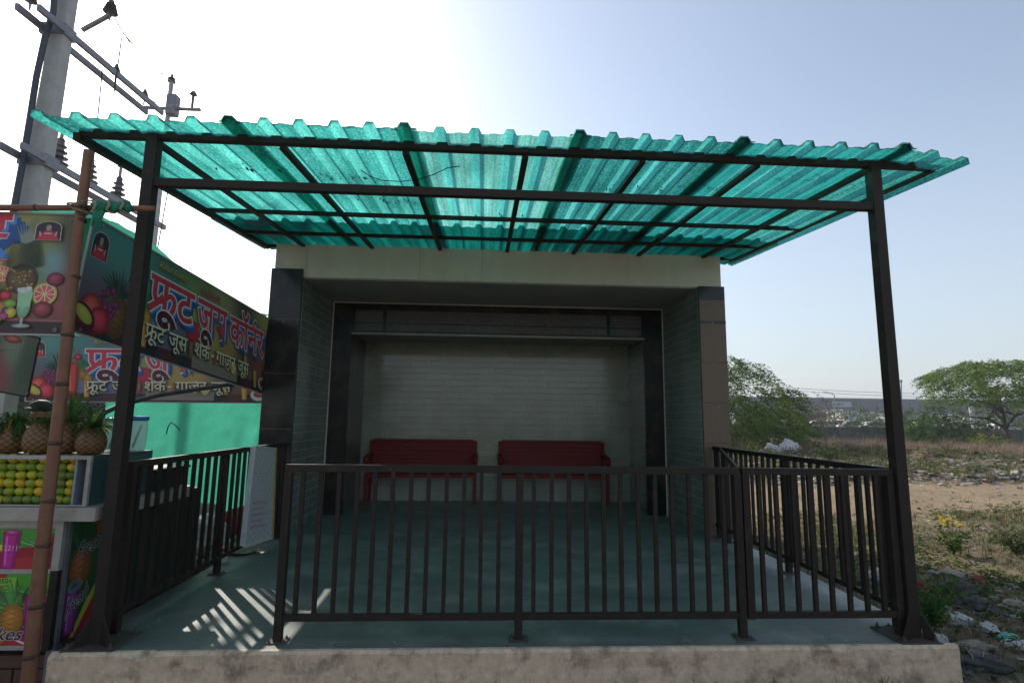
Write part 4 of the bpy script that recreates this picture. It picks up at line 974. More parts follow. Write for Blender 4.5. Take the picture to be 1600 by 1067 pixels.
# lower panel
P = Print(.9, .385); P.grid(40, 20, lambda u, v: (.03+.03*v, lerp(.06, .30, v)*(1-.4*abs(u-.6)), .025)); streaks(P, 30, (.3, .5, .3))
P.poly([(0, 0), (.9, 0), (.9, .10), (.6, .05), (.3, .06), (0, .03)], (.40, .02, .02)); P.ell(.50, .38, .16, .06, (.40, .06, .02), (.3, .02, .01)); P.ell(.36, .40, .06, .05, (.42, .15, .03), (.3, .05, .02))
P.poly([(.60, .28), (.72, .29), (.72, .37), (.60, .36)], (.16, .36, .04)); put_text(P, 'FRESH', .605, .335, .036, [(DK, .014, 0, 0)], .85); put_text(P, 'JUICE', .61, .298, .036, [(DK, .014, 0, 0)], .85)
P.line([(.47, .26), (.44, .36)], .010, (.5, .4, .3)); glass2(P, .54, .06, .17, .23, ORG, (.55, .38, .12)); citrus2(P, .53, .29, .045, (.5, .38, .06), (.52, .3, .05)); put_text(P, 'Mango', .49, .17, .035, [((.35, .12, .02), .005, 0, 0)], 1, .3); put_text(P, 'Shake', .50, .13, .035, [((.35, .12, .02), .005, 0, 0)], 1, .3)
pineapple2(P, .72, .14, .22, (.50, .22, .04), (.05, .16, .04)); glass2(P, .84, .03, .12, .23, MAG, (.10, .18, .14)); P.ell(.84, .29, .05, .03, (.03, .09, .07), (.06, .15, .10)); put_text(P, 'Choco', .80, .17, .032, [((.5, .2, .4), .004, 0, 0)], 1, .3); put_text(P, 'Pulp', .81, .13, .032, [((.5, .2, .4), .004, 0, 0)], 1, .3)
P.line([(.76, .03), (.80, .012), (.88, .02), (.90, .03)], .012, (.55, .5, .5)); apple(P, .66, .05, .05, ORG)
put_text(P, 'Fresh', .32, .085, .10, FW, 1.1, .35, extras=None); put_text(P, 'Shakes', .50, .03, .095, FW, 1.1, .35)
q = [Vector((xr-.9, .05, -.008)), Vector((xr, .05, -.008)), Vector((xr, .05, .373)), Vector((xr-.9, .05, .373))]
P.build('poster_panel', ct, q, (0, -1, 0))
# side panel
P = Print(1.45, .70); P.grid(50, 26, lambda u, v: (.012+.01*v, lerp(.03, .11, v), .018)); streaks(P, 30, (.12, .3, .14)); P.poly([(.52, 0), (1.45, 0), (1.45, .70), (.52, .70)], (.012, .022, .016))
for k in range(1):
    x = .0+k*.52
    P.poly([(x+.06, 0), (x+.5, 0), (x+.5, .42), (x+.36, .34), (x+.22, .16)], (.30, .015, .03)); P.line([(x+.10, 0), (x+.20, .16), (x+.34, .34), (x+.5, .44)], [.03, .045, .03, .01], (.34, .36, .03))
    pineapple2(P, x+.11, .40, .30, (.36, .12, .04), (.02, .07, .03)); P.ell(x+.26, .62, .05, .045, (.35, .07, .02), (.2, .03, .01)); citrus2(P, x+.44, .58, .05, (.4, .2, .03), (.45, .2, .02))
    glass2(P, x+.07, .03, .12, .25, (.22, .03, .20), (.05, .10, .12)); P.ell(x+.08, .30, .06, .035, (.02, .06, .07), (.12, .16, .18), .2)
    put_text(P, 'Fresh', x+.07, .45, .13, FW, .62, .25, slope=.25); put_text(P, 'Fresh', x+.02, .13, .13, FW, .60, .25, slope=.45)
P.build('side_poster', ct, [Vector((CX, .10, -.03)), Vector((CX, 1.55, -.03)), Vector((CX, 1.55, .67)), Vector((CX, .10, .67))], (1, 0, 0))
# plinth of bricks under the cart
bk = MB()
for j in range(3):
    for i in range(9): bk.box(-2.2+i*.232+(.1 if j % 2 else 0), -2.2+i*.232+.222+(.1 if j % 2 else 0), .13, .24, GZ-.02+j*.078, GZ-.02+j*.078+.07)
tag(bk.build('brick_plinth', brick_m, bevel=.004), 'low row of old red bricks under the fruit cart', 'bricks')
# display case for the mangoes
dx1 = -.10; z0_, z1_ = zl1+.004, aty(140, 712, .0).z
dc = thing('display_case', 'pale framed glass display case of mangoes on the cart counter', 'display case', (dx1-.8, .4, zl1))
fb = MB(); fb.box(-2.0, dx1, .0, .02, z1_-.022, z1_); fb.box(dx1-.022, dx1, .0, .02, z0_, z1_-.023); fb.box(-2.0, dx1-.023, .0, .02, z0_, z0_+.008)
fb.build('frame', alu, dc)
MB().box(dx1-.10, dx1-.088, .021, .40, z0_, z1_-.023).build('inner_panel', pmat('panel_blue_grey', (.30, .34, .40), None, 8, .4), dc)
MB().box(-2.0, dx1-.11, .16, .17, z0_, z1_-.023).build('back_board', pmat('board_dark', (.05, .06, .05), None, 8, .7), dc)
MB().box(dx1-.006, dx1-.001, .021, .60, z0_, z1_-.001).build('side_glass', glass_case_m, dc)
MB().box(-2.0, dx1-.008, .021, .60, z1_-.012, z1_-.001).build('top_shelf', pmat('shelf_grey', (.10, .11, .11), None, 8, .6), dc)
MB().box(-2.0, dx1-.008, .59, .60, z0_, z1_-.013).build('rear_panel', pmat('case_back', (.06, .09, .09), None, 8, .5), dc)
mg = MB(); NU, NV = 16, 10
for i in range(NV+1):
    th = PI*i/NV
    for j in range(NU):
        a = 2*PI*j/NU; r_ = math.sin(th)*(1+.06*math.cos(th))
        mg.v.append(Vector((math.cos(th)*.0315, math.cos(a)*r_*.028, math.sin(a)*r_*.0262-.003*math.cos(th))))
for i in range(NV):
    for j in range(NU): mg.f.append((i*NU+j, (i+1)*NU+j, (i+1)*NU+(j+1) % NU, i*NU+(j+1) % NU))
m0 = mg.build('mango', fruit_m, smooth=True)
rown = ['bottom row', 'second row from the bottom', 'third row from the bottom', 'third row from the top', 'second row from the top', 'top row']
first = True; rs_ = random.Random(3)
for j in range(6):
    for i in range(11):
        o = m0 if first else m0.copy()
        if not first: COL.objects.link(o)
        first = False
        o.location = Vector((dx1-.132-i*.0575+(.003 if j % 2 else 0)+rs_.uniform(-.004, .004), .055+rs_.uniform(-.006, .006), z0_+.030+j*.0468+rs_.uniform(-.002, .002)))
        q_ = rs_.uniform(.93, 1.05); o.scale = (q_, q_, q_)
        o.rotation_euler = (rs_.uniform(-.4, .4), rs_.uniform(-.25, .25)+(PI if rs_.random() < .5 else 0), rs_.uniform(-.4, .4))
        tag(o, '%s mango from the glass end, %s of the case' % (ORD[i], rown[j]), 'mango', 'mangoes stacked in the display case')
# pineapples
def pineapple(p, h, r_, crown, label, seed, droop=0.0):
    rs = random.Random(seed); root = thing('pineapple', label, 'pineapple', p, 'pineapples on top of the display case')
    mb = MB(); nu, nv = 60, 48; eyes = []; mb.c = []
    def rad(t_): return r_*(math.sin(PI*min(1, .16+t_*.80))**.45)*(1-.10*t_)
    for i in range(nv+1):
        t_ = i/nv
        for j in range(nu):
            a = 2*PI*j/nu; k1 = math.sin(a*6+t_*17); k2 = math.sin(a*6-t_*17); bump_ = .055*(abs(k1*k2))**.5
            q = rad(t_)*(1+bump_-.02) if 0 < i < nv else rad(t_)*.5
            ek = abs(k1*k2); eyes.append(ek)
            mb.v.append(Vector(p)+Vector((math.cos(a)*q, math.sin(a)*q, t_*h)))
    mb.f = [(i*nu+j, i*nu+(j+1) % nu, (i+1)*nu+(j+1) % nu, (i+1)*nu+j) for i in range(nv) for j in range(nu)]
    for f_ in mb.f:
        e_ = sum(eyes[q] for q in f_)/4; gn = noise.noise(Vector((f_[0]*.003, seed, 0)))
        base_c = (.26, .115, .045) if gn < .1 else (.22, .15, .04)
        mb.c.append(tuple(lerp(v*.22, v*1.15, min(1, e_*1.6)) for v in base_c))
    mb.f += [tuple(reversed(range(nu))), tuple(nv*nu+j for j in range(nu))]; mb.c += [(.1, .06, .03)]*2
    mb.build('fruit_body', print_m, root, smooth=True)
    lf = MB(); top = Vector(p)+Vector((0, 0, h*.97)); lf.c = []
    for k in range(44):
        a = rs.uniform(0, 2*PI); el = rs.uniform(.1, 1.35); L_ = crown*rs.uniform(.55, 1.1)*(.7+.5*math.sin(el)); wd = .016*rs.uniform(.8, 1.3)
        d = Vector((math.cos(a)*math.cos(el), math.sin(a)*math.cos(el), math.sin(el))); sd_ = Vector((-math.sin(a), math.cos(a), 0)); g_ = rs.uniform(.6, 1.5)
        col = (.055*g_, .11*g_, .03*g_) if rs.random() < .8 else (.14*g_, .13*g_, .04)
        pr = None; n_ = 7
        for i in range(n_+1):
            s_ = i/n_; q = top+Vector((math.cos(a)*.02, math.sin(a)*.02, 0))+d*L_*s_-Vector((0, 0, L_*(.35+droop)*s_*s_*math.cos(el)+droop*L_*s_**2.5))
            hw = wd*(1-s_)**.7*(.8+.4*s_); cur = (q-sd_*hw, q+Vector((0, 0, -.004)), q+sd_*hw)
            if pr: lf.add([pr[0], pr[1], cur[1], cur[0]], [(0, 1, 2, 3)], col); lf.add([pr[1], pr[2], cur[2], cur[1]], [(0, 1, 2, 3)], col)
            pr = cur
    lf.build('leaf_crown', leaf_m, root)
zt0 = z1_+.001
for xpx, Y, h, r_, cr, lab, sd_, dr in ((14, .17, .19, .09, .15, 'wide pineapple at the left edge of the photo with drooping green leaves', 1, .5), (62, .15, .19, .094, .085, 'broad pineapple half hidden behind the upright bamboo pole', 2, .6),
                                        (101, .20, .195, .082, .24, 'tall leaved greenish pineapple just right of the upright bamboo pole', 3, 0), (141, .14, .165, .082, .19, 'small dark pineapple nearest the black canopy post', 4, .15), (-50, .17, .2, .09, .17, 'pineapple beyond the left edge beside the wide one', 5, .2)):
    p = aty(xpx, 705, Y); p.z = zt0; pineapple(p, h, r_, cr, lab, sd_, dr)
# jars
for xpx, Y, sc_, lab in ((175, .40, 1.0, 'clear jar with blue lid on the case, left of the canopy post'), (214, .50, 1.05, 'clear jar with blue lid on the case, right of the canopy post')):
    p = aty(xpx, 700, Y); p.z = zt0; p.x = min(p.x, dx1-.06)
    j = thing('jar', lab, 'jar', p, 'blue lidded jars on the cart')
    MB().lathe([(.05*sc_, .001), (.056*sc_, .02), (.058*sc_, .17*sc_), (.05*sc_, .19*sc_)], p, 20).build('jar_body', jar_m, j, smooth=True)
    MB().lathe([(.054*sc_, .191*sc_), (.06*sc_, .193*sc_), (.06*sc_, .215*sc_), (.05*sc_, .218*sc_)], p, 20).build('lid', blue_plastic, j, smooth=True)
    MB().tube([p+Vector((-.02, 0, .02)), p+Vector((.02, .01, .17))], .008, 6).build('ladle', rubber, j)
ty = aty(222, 720, 1.35)
trm = MB().box(-.50, -.12, 1.2, 1.6, zl1+.005, ty.z-.03); trm.build('x', galv) if False else None
tr2 = thing('steel_tray', 'dark steel tray on the rear end of the cart counter', 'tray', (-.3, .84, zl1))
MB().box(-.52, -.10, .64, 1.04, zl1+.002, ty.z-.02).build('tray_body', rubber, tr2, bevel=.01)
MB().box(-.55, -.07, .625, 1.06, ty.z-.019, ty.z).build('tray_rim', rubber, tr2, bevel=.004)
# ------------------------------------------------------------------ vendor
def skin_mesh(name, joints, edges, mat, parent, root=0, sub=2):
    me = bpy.data.meshes.new(name); off = parent.location if parent is not None else Vector()
    me.from_pydata([Vector(j[0])-off for j in joints], edges, []); me.materials.append(mat)
    o = bpy.data.objects.new(name, me); COL.objects.link(o)
    md = o.modifiers.new('s', 'SKIN'); md.use_smooth_shade = True
    for i, j in enumerate(joints):
        r_ = j[1]; me.skin_vertices[0].data[i].radius = r_ if isinstance(r_, tuple) else (r_, r_); me.skin_vertices[0].data[i].use_root = (i == root)
    s_ = o.modifiers.new('d', 'SUBSURF'); s_.levels = s_.render_levels = sub
    dg = bpy.context.evaluated_depsgraph_get(); dg.update(); nm = bpy.data.meshes.new_from_object(o.evaluated_get(dg)); nm.name = name
    o.modifiers.clear(); o.data = nm; nm.shade_smooth()
    if not nm.materials: nm.materials.append(mat)
    if parent is not None: o.parent = parent
    return o
hp = aty(62, 655, 2.15)
vx, vy = hp.x, 2.15; G = GZ
hd_top = aty(60, 626, vy).z
S_ = (hd_top-G)/1.72
vd = thing('person', 'vendor in a dark cap standing behind the pineapples, only the head showing', 'person', (vx, vy, G))
def V(x, y, z): return Vector((vx+x*S_, vy+y*S_, G+z*S_))
J = [(V(0, 0, .95), (.15, .11)), (V(0, 0, 1.10), (.145, .105)), (V(0, .0, 1.28), (.165, .115)), (V(0, .01, 1.42), (.10, .08)), (V(0, 0, 1.49), .052), (V(0, -.01, 1.56), (.068, .085)), (V(0, -.012, 1.645), (.072, .088)),
     (V(-.19, 0, 1.39), .058), (V(-.24, -.02, 1.12), .045), (V(-.20, -.24, 1.02), .034), (V(-.19, -.30, 1.01), (.034, .018)),
     (V(.19, 0, 1.39), .058), (V(.24, -.02, 1.12), .045), (V(.20, -.24, 1.02), .034), (V(.19, -.30, 1.01), (.034, .018)),
     (V(-.10, 0, .86), .095), (V(-.11, -.01, .48), .062), (V(-.11, .02, .09), .042), (V(-.115, -.13, .035), .036),
     (V(.10, 0, .86), .095), (V(.11, -.01, .48), .062), (V(.11, .02, .09), .042), (V(.115, -.13, .035), .036)]
Eg = [(0, 1), (1, 2), (2, 3), (3, 4), (4, 5), (5, 6), (3, 7), (7, 8), (8, 9), (9, 10), (3, 11), (11, 12), (12, 13), (13, 14), (0, 15), (15, 16), (16, 17), (17, 18), (0, 19), (19, 20), (20, 21), (21, 22)]
for s_, hi in ((-1, 10), (1, 14)):
    hx = s_*.19
    for f_, (dx, L_) in enumerate(((-.028, .068), (-.010, .078), (.009, .073), (.027, .058))):
        k = len(J); J += [(V(hx+dx, -.335, 1.01), .0095), (V(hx+dx, -.335-L_*.5, 1.008), .0085), (V(hx+dx, -.335-L_*.85, .99), .0075)]; Eg += [(hi, k), (k, k+1), (k+1, k+2)]
    k = len(J); J += [(V(hx-s_*.042, -.30, 1.008), .011), (V(hx-s_*.062, -.335, 1.0), .009)]; Eg += [(hi-1, k), (k, k+1)]
skin_mesh('body', J, Eg, skin_m, vd)
JS = [(V(0, 0, .93), (.165, .125)), (V(0, 0, 1.10), (.16, .12)), (V(0, .0, 1.28), (.178, .128)), (V(0, .01, 1.415), (.105, .088)), (V(-.19, 0, 1.39), .070), (V(-.235, -.01, 1.16), .060), (V(.19, 0, 1.39), .070), (V(.235, -.01, 1.16), .060)]
skin_mesh('shirt', JS, [(0, 1), (1, 2), (2, 3), (3, 4), (4, 5), (3, 6), (6, 7)], shirt_m, vd)
JT = [(V(0, 0, .96), (.160, .122)), (V(-.10, 0, .84), .108), (V(-.11, -.01, .48), .078), (V(-.11, .02, .10), .058), (V(.10, 0, .84), .108), (V(.11, -.01, .48), .078), (V(.11, .02, .10), .058)]
skin_mesh('trousers', JT, [(0, 1), (1, 2), (2, 3), (0, 4), (4, 5), (5, 6)], trouser_m, vd)
MB().blob(V(0, -.005, 1.665), .088*S_, .105*S_, .066*S_, .05).build('cap', hair_m, vd, smooth=True)
MB().blob(V(0, -.115, 1.645), .060*S_, .055*S_, .010*S_, .02).build('cap_peak', hair_m, vd, smooth=True)
fc = MB()
for s_ in (-1, 1):
    fc.blob(V(s_*.030, -.094, 1.592), .011, .007, .006, 0)
MB().blob(V(0, -.108, 1.565), .014, .018, .022, .05).build('nose', skin_m, vd, smooth=True); fc.build('eye', hair_m, vd, smooth=True)
MB().blob(V(0, -.096, 1.528), .024, .008, .006, .02).build('mouth', pmat('lip', (.16, .06, .05)), vd, smooth=True)
for s_ in (-1, 1): MB().blob(V(s_*.078, 0, 1.575), .010, .020, .030, .1).build('ear', skin_m, vd, smooth=True)
# ------------------------------------------------------------------ things on the platform at left
bd = thing('notice_board', 'upright white notice board with yellow taped edge hung on the side railing', 'notice board', (.10, 2.15, .05))
q0, q1, tp0, tp1 = atx(381, 853, .105), atx(425, 840, .105), atx(398, 697, .10), atx(430, 701, .10)
nb = Vector((1, 0, .005)).normalized()
MB().add([q0, q1, tp1, tp0]+[p-nb*.036 for p in (q0, q1, tp1, tp0)], [(0, 1, 2, 3), (7, 6, 5, 4), (0, 4, 5, 1), (1, 5, 6, 2), (2, 6, 7, 3), (3, 7, 4, 0)]).build('board', white_plastic, bd)
P = Print(.34, .90); P.grid(17, 45, lambda u, v: tuple(.36+.08*math.sin(u*37+v*11)*math.sin(v*60)*.4+(.03 if (int(v*22)+int(u*9)) % 2 else 0) for _ in range(3)))
for k in range(24): P.line([(.03, .04+k*.034), (random.uniform(.2, .31), .04+k*.034)], .002, (.22, .22, .27))
for k in range(5): P.line([(.05+.055*k, .34), (.05+.055*k, .86)], .002, (.26, .26, .28))
for k in range(5): P.poly([(.05, .14+k*.055), (.05+random.uniform(.12, .24), .14+k*.055), (.2, .165+k*.055), (.05, .165+k*.055)], (.35, .24, .28))
P.build('notice_sheet', bd, [q0, q1, tp1, tp0], nb)
MB().bar(q1+nb*.004, tp1+nb*.004, .022, .02).build('taped_edge', yellow_edge, bd); hm = MB(); hm.bar(q0+nb*.004, q1+nb*.004, .02, .016); hm.bar(tp0+nb*.004, tp1+nb*.004, .02, .016); hm.bar(q0+nb*.004, tp0+nb*.004, .016, .016); hm.build('board_frame', white_plastic, bd)
bk_ = atz(347, 878, 0); bk_.z = .001
bu = thing('bucket', 'small white bucket with pink lid beside the railing foot', 'bucket', bk_)
MB().lathe([(.038, 0), (.040, .004), (.050, .10), (.052, .102)], bk_, 22).build('tub', white_plastic, bu, smooth=True); MB().lathe([(.054, .103), (.056, .106), (.054, .125), (.046, .128)], bk_, 22).build('lid', pink_plastic, bu, smooth=True)
def crumple(name, label, cat, p, r, mat, seed, group=None, flat=.6):
    mb = MB(); c = Vector(p); k = 0; nu, nv = 26, 16
    for i in range(nv+1):
        th = PI*i/nv
        for j in range(nu):
            a = 2*PI*j/nu; d = Vector((math.sin(th)*math.cos(a), math.sin(th)*math.sin(a), math.cos(th)))
            q = 1+.35*noise.noise(d*1.7+Vector((seed, 0, 0)))+.30*abs(noise.noise(d*4.1+Vector((0, seed, 0))))-.12*abs(noise.noise(d*8.3+Vector((seed, seed, 0))))
            mb.v.append(c+Vector((d.x*r[0]*q, d.y*r[1]*q, max(-.2*r[2], d.z*r[2]*q))))
    mb.f = [(i*nu+j, (i+1)*nu+j, (i+1)*nu+(j+1) % nu, i*nu+(j+1) % nu) for i in range(nv) for j in range(nu)]
    return tag(mb.build(name, mat), label, cat, group)
p = atz(377, 858, .03); crumple('cloth_bundle', 'pale green crumpled cloth bundle behind the notice board', 'cloth', p, (.13, .13, .05), pmat('sage_cloth', (.30, .34, .24), None, 9, .9), 4)
p = atz(335, 868, -.1); p.x = -.25; crumple('plastic_bag', 'bright green plastic bag behind the side railing near the bucket', 'bag', p, (.12, .22, .16), green_plastic, 6, 'bags dumped behind the side railing')
for k, (x, y, z, m_, l) in enumerate(((-.75, 2.6, GZ+.25, sack_m, 'white sack piled behind the side railing'), (-1.2, 3.4, GZ+.25, tan_cloth, 'tan sack piled behind the side railing'), (-.6, 3.7, GZ+.2, red_cloth, 'red cloth heap behind the side railing'), (-.75, 1.9, GZ+.15, tan_cloth, 'low tan bag behind the side railing nearest the cart'))):
    crumple('sack', l, 'sack', (x, y, z), (.32, .34, .30), m_, 20+k, 'sacks dumped behind the side railing')
# ------------------------------------------------------------------ vegetation
def leaf_quad(mb, p, s_, col, rnd, up=None):
    a = rnd.uniform(0, 2*PI); e = rnd.uniform(-.9, .9)
    d = Vector((math.cos(a)*math.cos(e), math.sin(a)*math.cos(e), math.sin(e))); q = d.orthogonal().normalized(); q.rotate(Matrix.Rotation(rnd.uniform(0, PI), 3, d)) if False else None
    k = len(mb.v); mb.v += [p-d*s_, p+q*s_*.35, p+d*s_, p-q*s_*.35]; mb.f.append((k, k+1, k+2, k+3)); mb.c.append(col)
def tree(name, label, base, h, spread, n_sprays, seed, form='umbrella', col=(.055, .11, .025), leaf=.10, per=16, trunk_r=.16, group='trees beyond the rubbish ground', lean_=(0, 0), low=.42, gap=-.16):
    rnd = random.Random(seed); base = Vector(base); root = thing(name, label, 'tree', base, group)
    tk = MB(); ends = []
    def grow(p, d, L_, r_, depth):
        n_ = 5; pts = [p]; q = p
        for i in range(n_):
            d = (d+Vector((rnd.uniform(-.18, .18), rnd.uniform(-.18, .18), rnd.uniform(-.06, .10)))).normalized(); q = q+d*(L_/n_); pts.append(q)
        tk.tube(pts, [lerp(r_, r_*.62, i/n_) for i in range(n_+1)], 6 if depth else 9, False)
        if depth >= 3: ends.append((q, d)); return
        for k in range(rnd.choice((2, 3, 3)) if depth else 5):
            a = rnd.uniform(0, 2*PI) if depth else 2*PI*k/5+rnd.uniform(-.4, .4); tilt = rnd.uniform(.35, .75)
            side = Vector((math.cos(a), math.sin(a), 0)); nd = (d*(1-tilt)+side*tilt*(1.2 if depth else .9)).normalized()
            if nd.z < .1: nd.z = .1; nd.normalize()
            grow(q, nd, L_*rnd.uniform(.70, .95), r_*.58, depth+1)
    grow(base, Vector((lean_[0], lean_[1], 1)).normalized(), h*.24, trunk_r, 0)
    tk.build('trunk', bark, root)
    cr = MB(); cr.c = []
    ctr = base+Vector((lean_[0]*h, lean_[1]*h, 0))
    for k in range(n_sprays):
        a = rnd.uniform(0, 2*PI); rr = rnd.uniform(0, 1)**.55
        if form == 'umbrella':
            edge = noise.noise(Vector((math.cos(a)*1.5+seed, math.sin(a)*1.5, 0)))*.5+1
            R_ = spread*rr*edge; top = h*(1-.16*rr*rr)*(1+.07*noise.noise(Vector((a*2, rr*3, seed)))); z = top-rnd.uniform(0, 1)**2.0*h*(.42-.22*rr)*low*2.2
        else:
            R_ = spread*rr*(1+.35*noise.noise(Vector((math.cos(a)*2+seed, math.sin(a)*2, 0)))); top = h*math.sqrt(max(.02, 1-(rr*.93)**2)); z = top-rnd.uniform(0, 1)**1.3*(top-h*.06)
        p = ctr+Vector((math.cos(a)*R_, math.sin(a)*R_, z))
        if noise.noise(p*.8+Vector((seed, 0, 0))) < gap: continue
        # feathery spray that hangs outward
        d = Vector((math.cos(a), math.sin(a), rnd.uniform(-.45, .35))).normalized(); L_ = leaf*rnd.uniform(4, 9)
        sh_ = rnd.uniform(.55, 1.5)*(1+.35*noise.noise(p*.6)); yl = rnd.uniform(.9, 1.35); c_ = (col[0]*sh_*yl, col[1]*sh_, col[2]*sh_)
        for i in range(per):
            t_ = i/per; q = p+d*L_*t_-Vector((0, 0, L_*.55*t_*t_))+Vector((rnd.gauss(0, leaf*.6), rnd.gauss(0, leaf*.6), rnd.gauss(0, leaf*.5)))
            leaf_quad(cr, q, leaf*rnd.uniform(.6, 1.15), c_, rnd)
    cr.build('crown', leaf_m, root)
    return root
rt = atz(1578, 702, GZ)
tree('acacia_tree', 'wide flat topped acacia at the right edge behind the rubbish ground', (rt.x, rt.y, GZ), 5.7, 4.2, 3900, 5, leaf=.085, trunk_r=.2, col=(.11, .19, .035), low=.72, gap=-.16)
lt = atz(1120, 712, GZ)
tree('acacia_tree', 'drooping feathery acacia partly hidden behind the right granite column', (14.6, 26.0, GZ), 5.2, 5.0, 5600, 12, 'dome', leaf=.085, trunk_r=.18, col=(.09, .155, .03), gap=-.13)
g2 = atz(1420, 705, GZ)
tree('bushy_tree', 'low bushy tree standing left of the big acacia against the wall', (aty(1465, 700, 34).x, 34, GZ), 3.0, 2.6, 700, 21, 'dome', leaf=.11, trunk_r=.12, col=(.06, .12, .03))
far_trees = [(1330, 60, 4.0, 3.2, 'small round tree in front of the warehouse just left of the right canopy post'), (1375, 64, 3.6, 3.0, 'small tree in front of the warehouse nearly behind the right canopy post'), (1255, 56, 5.2, 3.5, 'sparse brownish tree left of the warehouse light panel'),
             (1215, 60, 3.4, 3.2, 'far tree half hidden by the drooping acacia'), (1545, 62, 4.2, 3.6, 'far tree seen under the big acacia crown'), (1600, 66, 5.0, 4.0, 'far tree at the right edge behind the big acacia'), (1430, 70, 4.2, 3.4, 'far tree just right of the canopy post')]
for k, (xp, Y, h, s_, lab) in enumerate(far_trees):
    p = aty(xp, 680, Y); tree('distant_tree', lab, (p.x, Y, GZ), h, s_, 330, 40+k, 'dome', leaf=.17, per=12, col=(.075, .115, .04) if k != 2 else (.13, .12, .07), trunk_r=.1, group='far trees before the warehouse')
for k, (xp, Y, h, s_, lab) in enumerate(((20, 30, 7.5, 5, 'hazy far tree seen between the cart and the left banners'), (-60, 26, 8, 5, 'hazy far tree beyond the left edge of the stall'))):
    p = aty(xp, 680, Y); tree('distant_tree', lab, (p.x, Y, GZ), h, s_, 1500, 60+k, 'dome', leaf=.3, per=12, col=(.06, .09, .04), trunk_r=.15, group='trees behind the fruit stall')
# ground plants -------------------------------------------------------------
rnd = random.Random(11)
def in_path(x, y): 
    q = y-.12*x+2.0*.5; return abs(q-8.2) < 2.1
def veg(name, label, n_, area, cols, hmin, hmax, wmin, dens, grassy=True, avoid=True, seed=0):
    r_ = random.Random(seed); mb = MB(); mb.c = []
    cnt = 0; tries = 0
    while cnt < n_ and tries < n_*8:
        tries += 1
        x, y = area(r_)
        if -.6 < x < 5.25 and -.08 < y < 6: continue
        if avoid and in_path(x, y) and r_.random() < .96: continue
        if noise.noise(Vector((x*.5, y*.5, seed)))+r_.uniform(-.3, .3) < dens: continue
        cnt += 1; z = ground_h(x, y); h = r_.uniform(hmin, hmax)*(.6+.8*abs(noise.noise(Vector((x*.8, y*.8, 2+seed))))*1.6); c0_ = r_.choice(cols); g_ = r_.uniform(.6, 1.35); c_ = tuple(v*g_ for v in c0_)
        if grassy:
            for b_ in range(r_.randint(5, 9)):
                a = r_.uniform(0, 2*PI); L_ = h*r_.uniform(.5, 1.1); wd = wmin*r_.uniform(.7, 1.3); ln_ = r_.uniform(.15, .75)
                p0 = Vector((x+r_.gauss(0, .03), y+r_.gauss(0, .03), z-.01)); d = Vector((math.cos(a)*ln_, math.sin(a)*ln_, 1)).normalized(); s2 = Vector((-math.sin(a), math.cos(a), 0))*wd
                p1 = p0+d*L_*.55; p2 = p0+d*L_+Vector((math.cos(a)*L_*.25, math.sin(a)*L_*.25, -L_*.18)); k = len(mb.v)
                mb.v += [p0-s2, p0+s2, p1+s2*.8, p1-s2*.8, p2]; mb.f += [(k, k+1, k+2, k+3), (k+3, k+2, k+4)]; mb.c += [c_, c_]
        else:
            for b_ in range(r_.randint(8, 16)):
                p0 = Vector((x+r_.gauss(0, h*.5), y+r_.gauss(0, h*.5), z+r_.uniform(0, h))); leaf_quad(mb, p0, wmin*r_.uniform(.6, 1.4), c_, r_)
    return stuff(mb.build(name, leaf_m), label, 'plants')
GREEN = [(.07, .12, .03), (.10, .14, .045), (.05, .09, .025), (.13, .14, .06)]; DRY = [(.26, .20, .12), (.20, .15, .10), (.30, .25, .17), (.16, .12, .085)]
def a_near(r_): return (r_.uniform(5.1, 14), r_.uniform(-1.0, 8.5))
def a_mid(r_): y = r_.uniform(11.5, 33); return (r_.uniform(y*.30+2, y*1.25+8), y)
def a_far(r_): y = r_.uniform(20, 34.5); return (r_.uniform(y*.30+2, y*1.1+10), y)
veg('weeds', 'low green weeds and creepers over the open ground', 2300, a_near, GREEN+[(.16, .18, .08)], .04, .13, .022, .0, False, seed=1)
veg('grass', 'short dry and green grass over the near open ground', 5500, a_near, GREEN+DRY+DRY+[(.42, .36, .26)], .05, .17, .004, -.2, True, seed=2)
veg('weeds', 'knee high weeds over the rubbish ground', 9000, a_mid, GREEN+[(.15, .17, .06), (.19, .19, .09)]+DRY[:2], .08, .30, .05, -.08, False, seed=3)
veg('grass', 'dry straw grass over the rubbish ground', 6500, a_mid, DRY+DRY+GREEN, .15, .45, .009, -.2, True, seed=4)
veg('dry_brush', 'brown leafless brush in front of the boundary wall', 7000, a_far, [(.24, .17, .13), (.20, .15, .12), (.30, .23, .17)], .35, 1.0, .008, -.1, True, seed=5)
veg('grass', 'grass tufts at the foot of the platform edge', 260, lambda r_: (r_.uniform(2.6, 5.2), r_.uniform(-.30, -.15)), [(.06, .09, .03), (.10, .11, .05)], .16, .34, .003, -.3, True, False, seed=6)
veg('grass', 'sparse grass behind the fruit stall', 1500, lambda r_: (r_.uniform(-9, -.5), r_.uniform(3, 14)), DRY+GREEN, .08, .3, .006, -.2, True, False, seed=7)
